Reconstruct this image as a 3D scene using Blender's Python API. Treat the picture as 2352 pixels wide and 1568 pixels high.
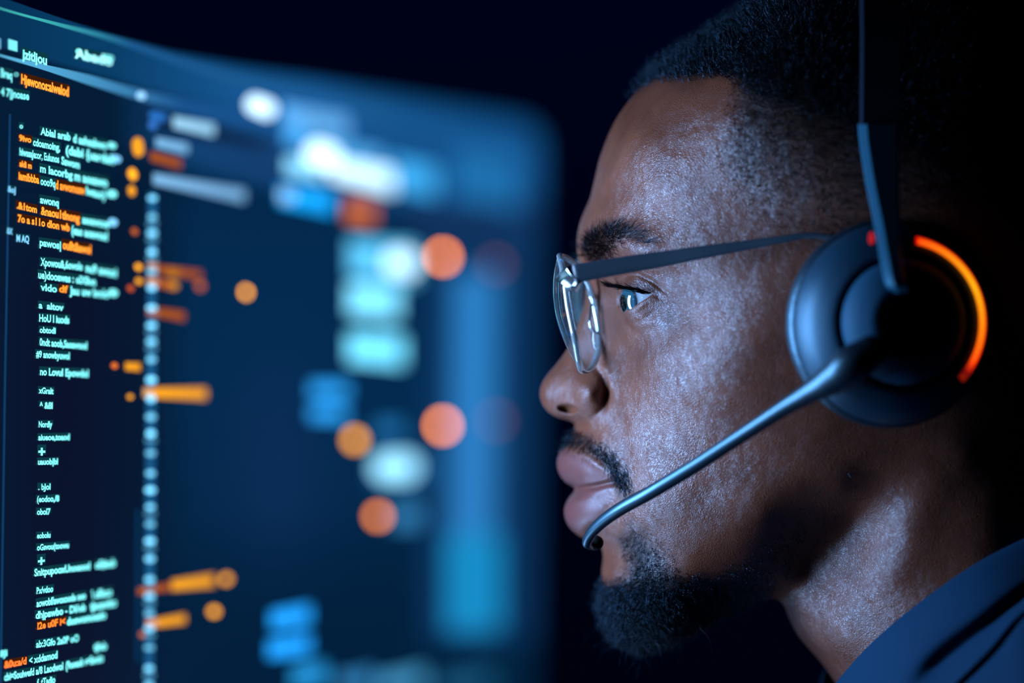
import bpy, math, random
import numpy as np
from mathutils import Vector, Matrix, noise as mnoise

for o in list(bpy.data.objects):
    bpy.data.objects.remove(o)
SC = bpy.context.scene
COL = SC.collection
rng = np.random.default_rng(11)
random.seed(5)

# ------------------------------------------------------------------ camera
LENS = 128.0
FPX = LENS / 36.0 * 2352.0            # focal length in pixels
YM = 1.245                            # distance to the mid plane of the head (m)
cam_d = bpy.data.cameras.new('camera')
cam = bpy.data.objects.new('camera', cam_d)
COL.objects.link(cam)
cam.location = (0, 0, 0)
cam.rotation_euler = (math.pi / 2, 0, 0)
cam_d.lens = LENS
cam_d.sensor_width = 36.0
cam_d.clip_start = 0.01
cam_d.dof.use_dof = True
cam_d.dof.focus_distance = 1.204
cam_d.dof.aperture_fstop = 2.9
SC.camera = cam

# ------------------------------------------------------------------ colour management
SC.view_settings.view_transform = 'Standard'
SC.view_settings.look = 'None'
SC.view_settings.exposure = 0.0
SC.view_settings.gamma = 1.0
SC.view_settings.use_curve_mapping = False


def lin(r, g, b):
    f = lambda c: (c / 255.0 / 12.92) if c / 255.0 <= 0.04045 else ((c / 255.0 + 0.055) / 1.055) ** 2.4
    return (f(r), f(g), f(b))


SC.cycles.max_bounces = 5
SC.cycles.diffuse_bounces = 2
SC.cycles.glossy_bounces = 3
SC.cycles.transparent_max_bounces = 12
SC.cycles.caustics_reflective = False
SC.cycles.caustics_refractive = False

# ------------------------------------------------------------------ world: a dark night room
W = bpy.data.worlds.new('world')
SC.world = W
W.use_nodes = True
wb = W.node_tree.nodes['Background']
wb.inputs[0].default_value = (*lin(2, 5, 22), 1)
wb.inputs[1].default_value = 0.5


# pixel (u, v) of the 2352 x 1568 frame seen at distance y -> point
def PX(u, v, y):
    return np.array(((u - 1176.0) / FPX * y, y, -(v - 784.0) / FPX * y))


# distance of the curved monitor along its width
def SD(u, v):
    t = u + 0.012 * (v - 784.0) - 90.0
    tc = np.maximum(t, -290.0)
    return 1.204 * (1 + .00028 * tc + 2.6e-7 * tc * tc + .00013 * (t - tc))


def SP(u, v, lift=0.0):
    """point on the monitor surface under pixel-space design coordinate (u, v)"""
    d = SD(u, v) - lift
    return np.stack(((u - 1176.0) / FPX * d, d, -(v - 784.0) / FPX * d), -1)


# ------------------------------------------------------------------ unseen lamps standing in for the display's light, one added for the wall
def area(name, loc, target, sx, sy, power, col, spread=180):
    L = bpy.data.lights.new(name, 'AREA')
    L.shape = 'RECTANGLE'
    L.size = sx
    L.size_y = sy
    L.energy = power
    L.color = col
    L.spread = math.radians(spread)
    o = bpy.data.objects.new(name, L)
    COL.objects.link(o)
    o.location = loc
    d = Vector(target) - Vector(loc)
    o.rotation_euler = d.to_track_quat('-Z', 'Y').to_euler()
    return o


FACE = Vector(PX(1450, 850, 1.21))
GLOW = (.35, .58, 1.0)
area('display_standin_near', (-.150, 1.152, -.008), FACE, .050, .21, 1.12, GLOW, 110)
area('display_standin_low', (-.112, 1.255, -.200), FACE, .18, .07, .36, GLOW)
area('wall_fill_light', (-.1, 2.2, 1.38), (0, 3.1, .1), 1.2, .1, 5.0, (.03, .27, 1.0))  # unseen light added to lift the back wall to dark blue


# ------------------------------------------------------------------ object helpers
def put(o, parent=None):
    COL.objects.link(o)
    if parent is not None:
        o.parent = parent
        pl = Vector((0, 0, 0))
        q = parent
        while q is not None:
            pl += Vector(q.location)
            q = q.parent
        o.location = Vector(o.location) - pl
    return o


def empty(name, loc, label, cat, group=None):
    o = bpy.data.objects.new(name, None)
    o.empty_display_size = .02
    COL.objects.link(o)
    o.location = loc
    o['label'] = label
    o['category'] = cat
    if group:
        o['group'] = group
    return o


def mesh_np(name, verts, faces, mat, parent=None, smooth=True, attrs=None, uv=None):
    """verts (N,3); faces: list of int arrays (M,k)"""
    verts = np.asarray(verts, dtype=np.float64)
    me = bpy.data.meshes.new(name)
    if not isinstance(faces, (list, tuple)):
        faces = [faces]
    faces = [np.asarray(f, dtype=np.int32) for f in faces if len(f)]
    cen = np.zeros(3)
    nl = sum(f.size for f in faces)
    nf = sum(len(f) for f in faces)
    me.vertices.add(len(verts))
    me.vertices.foreach_set('co', (verts - cen).astype(np.float32).ravel())
    me.loops.add(nl)
    me.loops.foreach_set('vertex_index', np.concatenate([f.ravel() for f in faces]))
    me.polygons.add(nf)
    tot = np.concatenate([np.full(len(f), f.shape[1], np.int32) for f in faces])
    st = np.concatenate(([0], np.cumsum(tot)[:-1])).astype(np.int32)
    me.polygons.foreach_set('loop_start', st)
    me.polygons.foreach_set('loop_total', tot)
    me.polygons.foreach_set('use_smooth', np.full(nf, smooth))
    me.update(calc_edges=True)
    me.validate()
    if attrs:
        for k, a in attrs.items():
            if a.ndim == 1:
                at = me.attributes.new(k, 'FLOAT', 'POINT')
                at.data.foreach_set('value', a.astype(np.float32))
            else:
                at = me.attributes.new(k, 'FLOAT_COLOR', 'POINT')
                c = np.ones((len(a), 4), np.float32)
                c[:, :3] = a
                at.data.foreach_set('color', c.ravel())
    me.materials.append(mat)
    o = bpy.data.objects.new(name, me)
    put(o, parent)
    return o


def tube(path, radii, n=20, cap=True, flat=1.0):
    """tube along path (K,3) with radius per point -> verts, faces"""
    p = np.asarray(path, float)
    K = len(p)
    r = np.broadcast_to(np.asarray(radii, float), (K,))
    t = np.gradient(p, axis=0)
    t /= np.linalg.norm(t, axis=1)[:, None]
    ref = np.array((0, 0, 1.0)) if abs(t[0][2]) < .9 else np.array((1.0, 0, 0))
    a = np.cross(ref, t[0]); a /= np.linalg.norm(a)
    V = []
    ang = np.linspace(0, 2 * np.pi, n, endpoint=False)
    for k in range(K):
        a = a - t[k] * (a @ t[k]); a /= np.linalg.norm(a)
        b = np.cross(t[k], a)
        V.append(p[k] + r[k] * (np.cos(ang)[:, None] * a * flat + np.sin(ang)[:, None] * b))
    V = np.concatenate(V)
    F = []
    for k in range(K - 1):
        i = k * n + np.arange(n); j = k * n + (np.arange(n) + 1) % n
        F.append(np.stack((i, j, j + n, i + n), 1))
    F = [np.concatenate(F)]
    if cap:
        V = np.concatenate((V, p[:1], p[-1:]))
        c0, c1 = K * n, K * n + 1
        i = np.arange(n); j = (i + 1) % n
        F.append(np.stack((np.full(n, c0), j, i), 1))
        F.append(np.stack((np.full(n, c1), i + (K - 1) * n, j + (K - 1) * n), 1))
    return V, F


def smooth_path(pts, m=60):
    """Catmull-Rom through points (any dimension)"""
    p = np.asarray(pts, float)
    p = np.concatenate((2 * p[:1] - p[1:2], p, 2 * p[-1:] - p[-2:-1]))
    out = []
    seg = len(p) - 3
    per = max(2, m // seg)
    for i in range(seg):
        p0, p1, p2, p3 = p[i:i + 4]
        for t in np.linspace(0, 1, per, endpoint=False):
            out.append(.5 * (2 * p1 + (p2 - p0) * t + (2 * p0 - 5 * p1 + 4 * p2 - p3) * t * t + (3 * p1 - p0 - 3 * p2 + p3) * t ** 3))
    out.append(p[-2])
    return np.array(out)


def join_vf(parts):
    V, F, n = [], [], 0
    for v, f in parts:
        V.append(v)
        for g in f:
            F.append(np.asarray(g) + n)
        n += len(v)
    by = {}
    for g in F:
        by.setdefault(g.shape[1], []).append(g)
    return np.concatenate(V), [np.concatenate(x) for x in by.values()]


# ------------------------------------------------------------------ materials
def nmat(name):
    m = bpy.data.materials.new(name)
    m.use_nodes = True
    nt = m.node_tree
    return m, nt, nt.nodes['Principled BSDF'], nt.nodes['Material Output']


def plain(name, col, rough=.5, metal=0.0, spec=.5, bump=0.0, bscale=800, coat=0.0, tint=None):
    m, nt, b, out = nmat(name)
    b.inputs['Base Color'].default_value = (*col, 1)
    b.inputs['Roughness'].default_value = rough
    b.inputs['Metallic'].default_value = metal
    b.inputs['Specular IOR Level'].default_value = spec
    b.inputs['Coat Weight'].default_value = coat
    if tint:
        b.inputs['Specular Tint'].default_value = (*tint, 1)
    if bump:
        tc = nt.nodes.new('ShaderNodeTexCoord')
        nz = nt.nodes.new('ShaderNodeTexNoise')
        nz.inputs['Scale'].default_value = bscale
        nz.inputs['Detail'].default_value = 3
        bp = nt.nodes.new('ShaderNodeBump')
        bp.inputs['Strength'].default_value = bump
        bp.inputs['Distance'].default_value = .0004
        nt.links.new(tc.outputs['Object'], nz.inputs['Vector'])
        nt.links.new(nz.outputs['Fac'], bp.inputs['Height'])
        nt.links.new(bp.outputs['Normal'], b.inputs['Normal'])
    return m


def emit(name, rgb, strength=1.0):
    m, nt, b, out = nmat(name)
    nt.nodes.remove(b)
    e = nt.nodes.new('ShaderNodeEmission')
    e.inputs[0].default_value = (*lin(*rgb), 1)
    e.inputs[1].default_value = strength
    nt.links.new(e.outputs[0], out.inputs[0])
    return m


def skin_material():
    m, nt, b, out = nmat('skin')
    N = nt.nodes.new
    L = nt.links.new
    tc = N('ShaderNodeTexCoord')
    at = N('ShaderNodeAttribute'); at.attribute_name = 'hairy'
    lp = N('ShaderNodeAttribute'); lp.attribute_name = 'lip'
    # base colour: mottled brown, dark where hair roots fill the scalp
    n1 = N('ShaderNodeTexNoise'); n1.inputs['Scale'].default_value = 90; n1.inputs['Detail'].default_value = 5
    L(tc.outputs['Object'], n1.inputs['Vector'])
    cr = N('ShaderNodeValToRGB')
    cr.color_ramp.elements[0].position = .3; cr.color_ramp.elements[0].color = (.080, .0215, .0088, 1)
    cr.color_ramp.elements[1].position = .7; cr.color_ramp.elements[1].color = (.114, .033, .0140, 1)
    L(n1.outputs['Fac'], cr.inputs['Fac'])
    ml = N('ShaderNodeMix'); ml.data_type = 'RGBA'
    L(lp.outputs['Fac'], ml.inputs['Factor']); L(cr.outputs['Color'], ml.inputs['A'])
    ml.inputs['B'].default_value = (.092, .028, .024, 1)
    mh = N('ShaderNodeMix'); mh.data_type = 'RGBA'
    L(at.outputs['Fac'], mh.inputs['Factor']); L(ml.outputs['Result'], mh.inputs['A'])
    mh.inputs['B'].default_value = (.006, .004, .004, 1)
    L(mh.outputs['Result'], b.inputs['Base Color'])
    # fine leathery relief: stretched, warped cells
    mp = N('ShaderNodeMapping')
    mp.inputs['Rotation'].default_value = (0, math.radians(25), 0)
    mp.inputs['Scale'].default_value = (1350, 1350, 1900)
    nw = N('ShaderNodeTexNoise'); nw.inputs['Scale'].default_value = 160; nw.inputs['Detail'].default_value = 2
    va = N('ShaderNodeVectorMath'); va.operation = 'SCALE'; va.inputs['Scale'].default_value = .006
    vb = N('ShaderNodeVectorMath'); vb.operation = 'ADD'
    L(tc.outputs['Object'], nw.inputs['Vector']); L(nw.outputs['Color'], va.inputs[0])
    L(tc.outputs['Object'], vb.inputs[0]); L(va.outputs[0], vb.inputs[1]); L(vb.outputs[0], mp.inputs['Vector'])
    vo = N('ShaderNodeTexVoronoi'); vo.feature = 'DISTANCE_TO_EDGE'; vo.inputs['Scale'].default_value = 1.0
    L(mp.outputs[0], vo.inputs['Vector'])
    n2 = N('ShaderNodeTexNoise'); n2.inputs['Scale'].default_value = 1500; n2.inputs['Detail'].default_value = 2
    L(tc.outputs['Object'], n2.inputs['Vector'])
    mr = N('ShaderNodeMapRange'); mr.inputs['From Max'].default_value = .35
    L(vo.outputs['Distance'], mr.inputs['Value'])
    ad = N('ShaderNodeMath'); ad.operation = 'MULTIPLY_ADD'; ad.inputs[1].default_value = .35
    L(n2.outputs['Fac'], ad.inputs[0]); L(mr.outputs['Result'], ad.inputs[2])
    lpi = N('ShaderNodeMath'); lpi.operation = 'MULTIPLY_ADD'; lpi.inputs[1].default_value = -.2; lpi.inputs[2].default_value = .36
    L(lp.outputs['Fac'], lpi.inputs[0])
    bp = N('ShaderNodeBump'); bp.inputs['Distance'].default_value = .00025
    L(lpi.outputs[0], bp.inputs['Strength'])
    L(ad.outputs[0], bp.inputs['Height']); L(bp.outputs['Normal'], b.inputs['Normal'])
    b.inputs['Roughness'].default_value = .41
    b.inputs['Specular IOR Level'].default_value = .56
    b.inputs['Specular Tint'].default_value = (.72, .86, 1.0, 1)
    return m


M_SKIN = skin_material()
M_HAIR = plain('black_hair', (.002, .002, .002), .25, spec=.4, tint=(.25, .6, 1.0))
M_STUB = plain('stubble_hair', (.006, .004, .004), .6, spec=.15)
M_BLACK = plain('blue_sheen_black_plastic', (.005, .024, .046), .44, spec=.65, bump=.2, bscale=2500, tint=(.30, .72, 1.0))  # headset blacks carry the display's blue sheen in colour and specular tint
M_HUB = plain('satin_hub_plastic', (.010, .050, .095), .6, spec=.2, bump=.2, bscale=2500, tint=(.30, .72, 1.0))  # blue of the display's light mixed into the hub's base colour
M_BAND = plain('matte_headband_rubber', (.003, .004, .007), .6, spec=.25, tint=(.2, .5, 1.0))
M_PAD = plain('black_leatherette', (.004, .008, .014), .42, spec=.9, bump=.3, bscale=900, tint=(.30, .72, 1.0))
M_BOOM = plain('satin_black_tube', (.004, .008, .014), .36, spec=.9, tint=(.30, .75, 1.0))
M_FOAM = plain('black_foam', (.006, .006, .008), .95, spec=.1, bump=.8, bscale=1500)
M_SHIRT = plain('navy_cotton', (.0012, .022, .054), .85, spec=.1, bump=.5, bscale=1800)
M_TEMPLE = plain('slate_blue_metal', (.018, .034, .050), .40, spec=.5, bump=.1, bscale=4000)
M_WALL = plain('night_blue_wall_paint', (.010, .022, .060), .9, spec=.1, bump=.2, bscale=60)
M_BEZEL = plain('black_bezel_plastic', (.004, .005, .007), .5, spec=.3)

# ------------------------------------------------------------------ the head as a surface over its own side profile
# front profile, crown to throat, then the back of the neck and skull (mid-plane design coordinates)
FRONT = [(1850, -105), (1720, 25), (1640, 82), (1560, 133), (1505, 172), (1468, 203), (1441, 236), (1416, 272), (1395, 315), (1378, 362), (1365, 415),
         (1355, 455), (1339, 492), (1329, 525), (1325, 560), (1328, 590), (1338, 622), (1346, 650), (1343, 690), (1332, 730),
         (1318, 770), (1300, 806), (1276, 838), (1253, 866), (1242, 888), (1240, 908), (1247, 930), (1262, 948), (1284, 960),
         (1306, 966), (1319, 973), (1317, 988), (1308, 1004), (1297, 1022), (1286, 1038), (1280, 1056), (1280, 1074), (1287, 1092),
         (1300, 1108), (1318, 1119), (1319, 1127), (1308, 1142), (1299, 1158), (1296, 1176), (1300, 1196), (1313, 1216),
         (1336, 1234), (1362, 1243), (1380, 1256), (1385, 1280), (1382, 1308), (1383, 1335), (1391, 1365), (1408, 1398),
         (1436, 1425), (1475, 1444), (1520, 1450), (1580, 1442), (1650, 1420), (1710, 1395), (1755, 1377), (1788, 1378),
         (1807, 1402), (1818, 1430), (1832, 1458), (1858, 1490), (1888, 1524), (1918, 1567), (1950, 1625), (1985, 1700)]
BACK = [(2060, 1790), (2200, 1840), (2400, 1820), (2560, 1730), (2620, 1600), (2600, 1450), (2570, 1300), (2570, 1150), (2620, 980),
        (2690, 780), (2715, 560), (2670, 330), (2560, 110), (2400, -60), (2200, -160), (2000, -165)]
PROF = smooth_path(FRONT + BACK + FRONT[:1], 86 * 12)[:-1]
CEN = np.array((1950.0, 720.0))
_a = np.arctan2(PROF[:, 1] - CEN[1], CEN[0] - PROF[:, 0])   # 0 = towards the face, + = down
_o = np.argsort(_a)
PA, PR = _a[_o], np.hypot(PROF[:, 0] - CEN[0], PROF[:, 1] - CEN[1])[_o]
PA = np.concatenate((PA[-3:] - 2 * np.pi, PA, PA[:3] + 2 * np.pi))
PR = np.concatenate((PR[-3:], PR, PR[:3]))


def rim(ang):
    return np.interp(ang, PA, PR)


# half widths of head and neck in cm at (u, v)
CTRL = [
    # crown and forehead
    (1620, 140, 2.9), (1560, 210, 3.7), (1500, 260, 3.3), (1600, 300, 5.2), (1480, 340, 4.0), (1430, 320, 2.6), (1440, 420, 3.5), (1400, 400, 2.4),
    (1520, 420, 4.9), (1600, 420, 5.6), (1700, 300, 6.2), (1700, 160, 4.9), (1800, 60, 4.6), (1850, 300, 7.0), (1700, 450, 6.3), (1800, 500, 6.9),
    (1390, 480, 2.6), (1450, 500, 4.0), (1520, 510, 5.0), (1365, 540, 2.3), (1345, 545, 1.35),
    (2000, 350, 7.5), (2200, 350, 7.6), (2400, 350, 6.8), (2000, 100, 5.7), (2200, 60, 5.6), (2400, 130, 5.0), (2550, 400, 5.2), (2560, 620, 5.0),
    (2000, 600, 7.4), (2200, 600, 7.5), (2400, 620, 6.9),
    # brow and orbit
    (1350, 580, 1.5), (1372, 580, 2.3), (1405, 572, 3.5), (1450, 565, 4.55), (1500, 565, 5.1), (1560, 600, 5.55), (1630, 620, 6.05), (1700, 600, 6.5),
    (1362, 620, 1.25), (1385, 625, 2.0), (1420, 615, 3.2), (1460, 610, 4.3), (1510, 620, 4.85), (1550, 660, 5.05), (1610, 690, 5.75), (1700, 700, 6.6),
    (1370, 665, .95), (1390, 680, 1.45), (1415, 690, 2.0), (1400, 725, 1.75), (1430, 732, 2.7), (1465, 745, 3.7), (1510, 725, 4.45), (1550, 720, 4.95),
    (1360, 700, .80), (1375, 740, 1.15), (1350, 745, .72),
    # cheek
    (1420, 775, 2.35), (1450, 790, 3.2), (1500, 790, 4.45), (1560, 780, 5.4), (1630, 790, 6.2), (1720, 790, 6.85), (1820, 780, 7.1), (1950, 800, 7.1),
    (1445, 850, 2.95), (1500, 870, 4.25), (1570, 880, 5.3), (1650, 890, 6.1), (1750, 900, 6.6), (1870, 920, 6.7),
    (1430, 930, 2.85), (1460, 950, 3.45), (1520, 960, 4.35), (1600, 980, 5.2), (1700, 1000, 5.75), (1820, 1020, 6.1), (1930, 1020, 6.3),
    # nose
    (1335, 785, .75), (1360, 790, 1.1), (1390, 800, 1.55), (1310, 825, .85), (1335, 840, 1.25), (1365, 850, 1.7), (1395, 860, 2.1),
    (1285, 865, 1.0), (1265, 890, .85), (1275, 915, 1.0), (1300, 900, 1.45), (1330, 900, 1.95), (1355, 905, 2.15), (1378, 915, 2.1), (1400, 915, 2.2),
    (1300, 940, 1.25), (1325, 945, 1.5), (1350, 950, 1.75), (1375, 955, 2.0),
    # mouth
    (1335, 985, .8), (1360, 985, 1.6), (1400, 990, 2.5), (1440, 1010, 3.3), (1325, 1010, 1.15), (1360, 1020, 2.0), (1400, 1040, 2.75), (1440, 1070, 3.35),
    (1300, 1050, 1.15), (1330, 1060, 1.85), (1365, 1078, 2.4), (1400, 1100, 2.75), (1308, 1085, 1.2), (1340, 1100, 1.85), (1430, 1115, 3.15), (1480, 1120, 3.95),
    (1340, 1120, 1.45), (1375, 1118, 2.25), (1322, 1150, 1.25), (1318, 1180, 1.2), (1350, 1160, 1.9), (1345, 1200, 1.55), (1385, 1150, 2.4), (1385, 1190, 2.2),
    (1420, 1170, 2.8), (1380, 1228, 1.35), (1410, 1230, 2.1), (1450, 1220, 3.0),
    # chin and jaw
    (1405, 1270, 1.35), (1430, 1280, 1.95), (1480, 1280, 3.0), (1410, 1320, 1.6), (1440, 1340, 2.3), (1480, 1350, 2.9), (1440, 1385, 1.9), (1490, 1400, 2.5),
    (1540, 1200, 4.3), (1620, 1130, 4.9), (1550, 1300, 3.75), (1560, 1385, 3.1), (1640, 1230, 4.75), (1720, 1110, 5.5), (1750, 1190, 5.3), (1830, 1110, 5.85), (1900, 1080, 6.1),
    (1630, 1330, 3.55), (1620, 1390, 2.4), (1720, 1290, 4.1), (1700, 1350, 2.8), (1800, 1250, 4.2), (1880, 1180, 4.9), (1930, 1120, 5.85),
    # neck
    (1800, 1330, 3.0), (1850, 1300, 3.0), (1830, 1400, 2.2), (1870, 1430, 2.8), (1900, 1350, 3.3), (1930, 1270, 3.8), (1960, 1200, 4.5), (1920, 1480, 3.4),
    (1980, 1400, 4.5), (2050, 1300, 5.6), (2080, 1200, 5.9), (2150, 1130, 6.2), (2000, 1520, 4.5), (2100, 1450, 5.7), (2180, 1300, 6.2), (2260, 1180, 6.3), (2300, 1050, 6.2),
    (2100, 1600, 5.7), (2250, 1500, 6.5), (2400, 1400, 5.9), (2400, 1200, 5.6), (2480, 1050, 4.9), (2350, 900, 6.4), (2500, 850, 5.4), (2250, 1680, 6.3), (2450, 1600, 5.0),
]


def _tps_fit():
    step = []
    acc = 0
    P0 = PROF
    keep = [0]
    for i in range(1, len(P0)):
        acc += np.hypot(*(P0[i] - P0[i - 1]))
        lim = 24 if P0[i][0] < 1960 and P0[i][1] > 150 else 80
        if acc >= lim:
            keep.append(i); acc = 0
    B = P0[keep]
    C = np.array(CTRL, float)
    X = np.concatenate((B, C[:, :2])) / 100.0
    y = np.concatenate((np.zeros(len(B)), C[:, 2] ** 2))
    n = len(X)
    d2 = ((X[:, None] - X[None]) ** 2).sum(-1)
    K = .5 * d2 * np.log(d2 + 1e-12)
    lam = np.concatenate((np.full(len(B), 1e-4), np.full(len(C), 4e-3)))
    A = np.zeros((n + 3, n + 3))
    A[:n, :n] = K + np.diag(lam)
    A[:n, n] = 1; A[:n, n + 1:] = X
    A[n, :n] = 1; A[n + 1:, :n] = X.T
    w = np.linalg.solve(A, np.concatenate((y, np.zeros(3))))
    return X, w


_TX, _TW = _tps_fit()


def tps(u, v):
    u = np.asarray(u, float); sh = u.shape
    q = np.stack((u.ravel(), np.asarray(v, float).ravel()), 1) / 100.0
    out = np.empty(len(q))
    n = len(_TX)
    for i in range(0, len(q), 20000):
        c = q[i:i + 20000]
        d2 = ((c[:, None] - _TX[None]) ** 2).sum(-1)
        out[i:i + 20000] = (.5 * d2 * np.log(d2 + 1e-12)) @ _TW[:n] + _TW[n] + c @ _TW[n + 1:]
    return out.reshape(sh)


def segd(u, v, pts):
    """distance of (u, v) to a polyline and how far along it"""
    p = np.asarray(pts, float)
    best = np.full(np.shape(u), 1e9); par = np.zeros(np.shape(u))
    for i in range(len(p) - 1):
        a, b = p[i], p[i + 1]
        ab = b - a
        t = np.clip(((u - a[0]) * ab[0] + (v - a[1]) * ab[1]) / (ab @ ab), 0, 1)
        d = np.hypot(u - a[0] - t * ab[0], v - a[1] - t * ab[1])
        m = d < best
        best = np.where(m, d, best); par = np.where(m, (i + t) / (len(p) - 1), par)
    return best, par


def crease(u, v, pts, depth, width, taper=True):
    d, t = segd(u, v, pts)
    k = np.sin(np.pi * np.clip(t, .06, .94)) ** .6 if taper else 1.0
    return -depth * k * np.exp(-(d / width) ** 2)


def blob(u, v, cu, cv, ru, rv, amt, rot=0.0, p=2.0):
    c, s = math.cos(rot), math.sin(rot)
    x = ((u - cu) * c + (v - cv) * s) / ru
    y = (-(u - cu) * s + (v - cv) * c) / rv
    return amt * np.exp(-np.power(x * x + y * y, p / 2))


def inpoly(u, v, poly):
    p = np.asarray(poly, float)
    ins = np.zeros(np.shape(u), bool)
    j = len(p) - 1
    for i in range(len(p)):
        c = ((p[i][1] > v) != (p[j][1] > v)) & (u < (p[j][0] - p[i][0]) * (v - p[i][1]) / (p[j][1] - p[i][1] + 1e-12) + p[i][0])
        ins ^= c
        j = i
    return ins


def softpoly(u, v, poly, soft):
    """1 inside, 0 outside with a soft edge of +-soft pixels"""
    d, _ = segd(u, v, list(poly) + [poly[0]])
    s = np.where(inpoly(u, v, poly), d, -d)
    return np.clip(.5 + s / (2 * soft), 0, 1)


EYE_C = (1511.0, 688.0, 3.2)          # centre: u, v, half-width in cm
EYE_R = 1.17                          # cm
CMPX = 67.2                           # pixels per cm on the mid plane
APERT = [(1404, 652), (1428, 657), (1460, 663), (1480, 667), (1499, 674), (1488, 682), (1470, 693), (1448, 709), (1436, 708), (1404, 700)]


def half_width(u, v):
    """half width in cm incl. facial features"""
    u = np.asarray(u, float); v = np.asarray(v, float)
    ang = np.arctan2(v - CEN[1], CEN[0] - u)
    R = rim(ang)
    r = np.hypot(u - CEN[0], v - CEN[1])
    d = np.clip(R - r, 0, None) / CMPX
    g = tps(u, v)
    g = np.maximum(g, .55 * d)
    edge = np.clip(d / .12, 0, 1)
    g = np.where(d <= 0, 0, g * edge + (1 - edge) * np.minimum(g, 1.6 * d + 0 * g))
    h = np.sqrt(np.maximum(g, 0))
    near = np.clip(d / .22, 0, 1)
    # eyelids over the eyeball
    rl = (EYE_R + .11) * CMPX * 1.025
    q = rl * rl - (u - EYE_C[0]) ** 2 - (v - EYE_C[1]) ** 2
    hl = EYE_C[2] + np.sqrt(np.maximum(q, 0)) / CMPX / 1.025
    k = .16
    lid = np.where(q > 0, np.logaddexp(h / k, hl / k) * k, h)
    h = np.where((q > 0) & (u < 1570), lid, h)
    f = np.zeros_like(h)
    f += crease(u, v, [(1412, 642), (1430, 634), (1464, 629), (1501, 648), (1526, 668), (1548, 684)], .10, 5.5)
    f += crease(u, v, [(1500, 676), (1525, 690), (1560, 702)], .05, 5)
    f += crease(u, v, [(1440, 742), (1475, 738), (1515, 712)], .06, 8)
    f += crease(u, v, [(1428, 720), (1455, 716), (1490, 690)], -.05, 7)      # lower lid roll
    f += crease(u, v, [(1505, 690), (1550, 688), (1600, 676)], -.06, 12)    # fold beside the eye
    f += blob(u, v, 1395, 540, 45, 26, .10, -.2)
    # nose: wing, groove behind it, nostril
    f += blob(u, v, 1352, 905, 34, 40, .28)
    f += crease(u, v, [(1362, 838), (1384, 862), (1394, 900), (1388, 935), (1366, 957)], .24, 9)
    f += blob(u, v, 1302, 939, 19, 9, -.62, .15, 4)
    f += blob(u, v, 1322, 912, 22, 26, -.08)
    # fold from nose to mouth
    f += crease(u, v, [(1396, 920), (1425, 985), (1446, 1060), (1452, 1130)], .10, 20)
    # lips
    f += crease(u, v, [(1305, 1120), (1330, 1122), (1370, 1116), (1412, 1106)], .34, 6.5, False) * np.clip((1425 - u) / 12, 0, 1)
    f += crease(u, v, [(1300, 1030), (1340, 1046), (1380, 1074), (1408, 1100)], -.10, 9)
    f += crease(u, v, [(1335, 1012), (1370, 1034), (1410, 1074)], .05, 10)
    f += crease(u, v, [(1310, 1150), (1350, 1142), (1395, 1118)], -.12, 14)
    f += crease(u, v, [(1340, 1228), (1375, 1205), (1412, 1150)], .10, 13)
    f += blob(u, v, 1412, 1108, 14, 14, -.10)
    # jaw line and neck cord
    f += crease(u, v, [(1880, 1560), (1960, 1400), (2080, 1200), (2200, 1050)], -.18, 60)
    # soft forms of the cheek, brow and orbit
    f += crease(u, v, [(1405, 800), (1450, 802), (1520, 778), (1590, 742)], .16, 26)
    f += crease(u, v, [(1446, 738), (1495, 740), (1545, 722)], -.09, 15)
    f += blob(u, v, 1582, 678, 34, 24, .10)
    f += blob(u, v, 1530, 905, 85, 62, .20, -.35)
    f += blob(u, v, 1770, 880, 90, 110, -.14)
    f += blob(u, v, 1468, 572, 52, 20, .13, .1)
    f += blob(u, v, 1432, 616, 34, 16, -.10)
    f += blob(u, v, 1545, 632, 40, 18, -.08)
    f += blob(u, v, 1500, 1130, 55, 60, -.08)
    f += blob(u, v, 1440, 470, 60, 30, .08, -.5)
    h = h + f * near
    # open eye: dip below the eyeball
    s = softpoly(u, v, APERT, 2.2)
    dip = np.where(q > 0, hl - .42, h - .25)
    front = np.clip((u - 1416) / 10, 0, 1)
    h = h * (1 - s * front) + np.minimum(h, dip) * s * front
    return np.maximum(h, np.where(d > 0, .02 * near, 0))


# soft masks on the surface
HAIRLINE = [(1440, 225), (1468, 196), (1505, 181), (1570, 180), (1642, 172), (1690, 182), (1712, 215), (1760, 240), (1830, 255), (1900, 270), (1985, 300),
            (2060, 320), (2160, 400), (2300, 470), (2420, 640), (2480, 800), (2760, 900), (2760, -250), (1300, -250)]
FADE = [(1700, 190), (1690, 280), (1672, 340), (1680, 410), (1710, 460), (1760, 505), (1830, 545), (1900, 570), (1960, 560), (2080, 480), (2150, 470),
        (2260, 560), (2420, 800), (2760, 900), (2760, -250), (1700, -250)]
BEARD = [(1452, 1205), (1480, 1235), (1520, 1270), (1560, 1330), (1640, 1330), (1720, 1290), (1800, 1230), (1880, 1150), (1950, 1080), (1980, 1120), (1900, 1250),
         (1800, 1330), (1700, 1420), (1560, 1470), (1440, 1480), (1365, 1400), (1360, 1338), (1400, 1345), (1440, 1330), (1452, 1290), (1440, 1240)]
MUST = [(1288, 995), (1312, 984), (1345, 998), (1385, 1022), (1415, 1045), (1436, 1080), (1442, 1122), (1430, 1130), (1412, 1098), (1392, 1062), (1360, 1040), (1325, 1026), (1292, 1020)]
BROW = [(1337, 575), (1350, 545), (1385, 524), (1425, 516), (1465, 530), (1502, 554), (1470, 556), (1435, 548), (1402, 574), (1375, 592), (1350, 594)]

NA, NR = 860, 250


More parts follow.
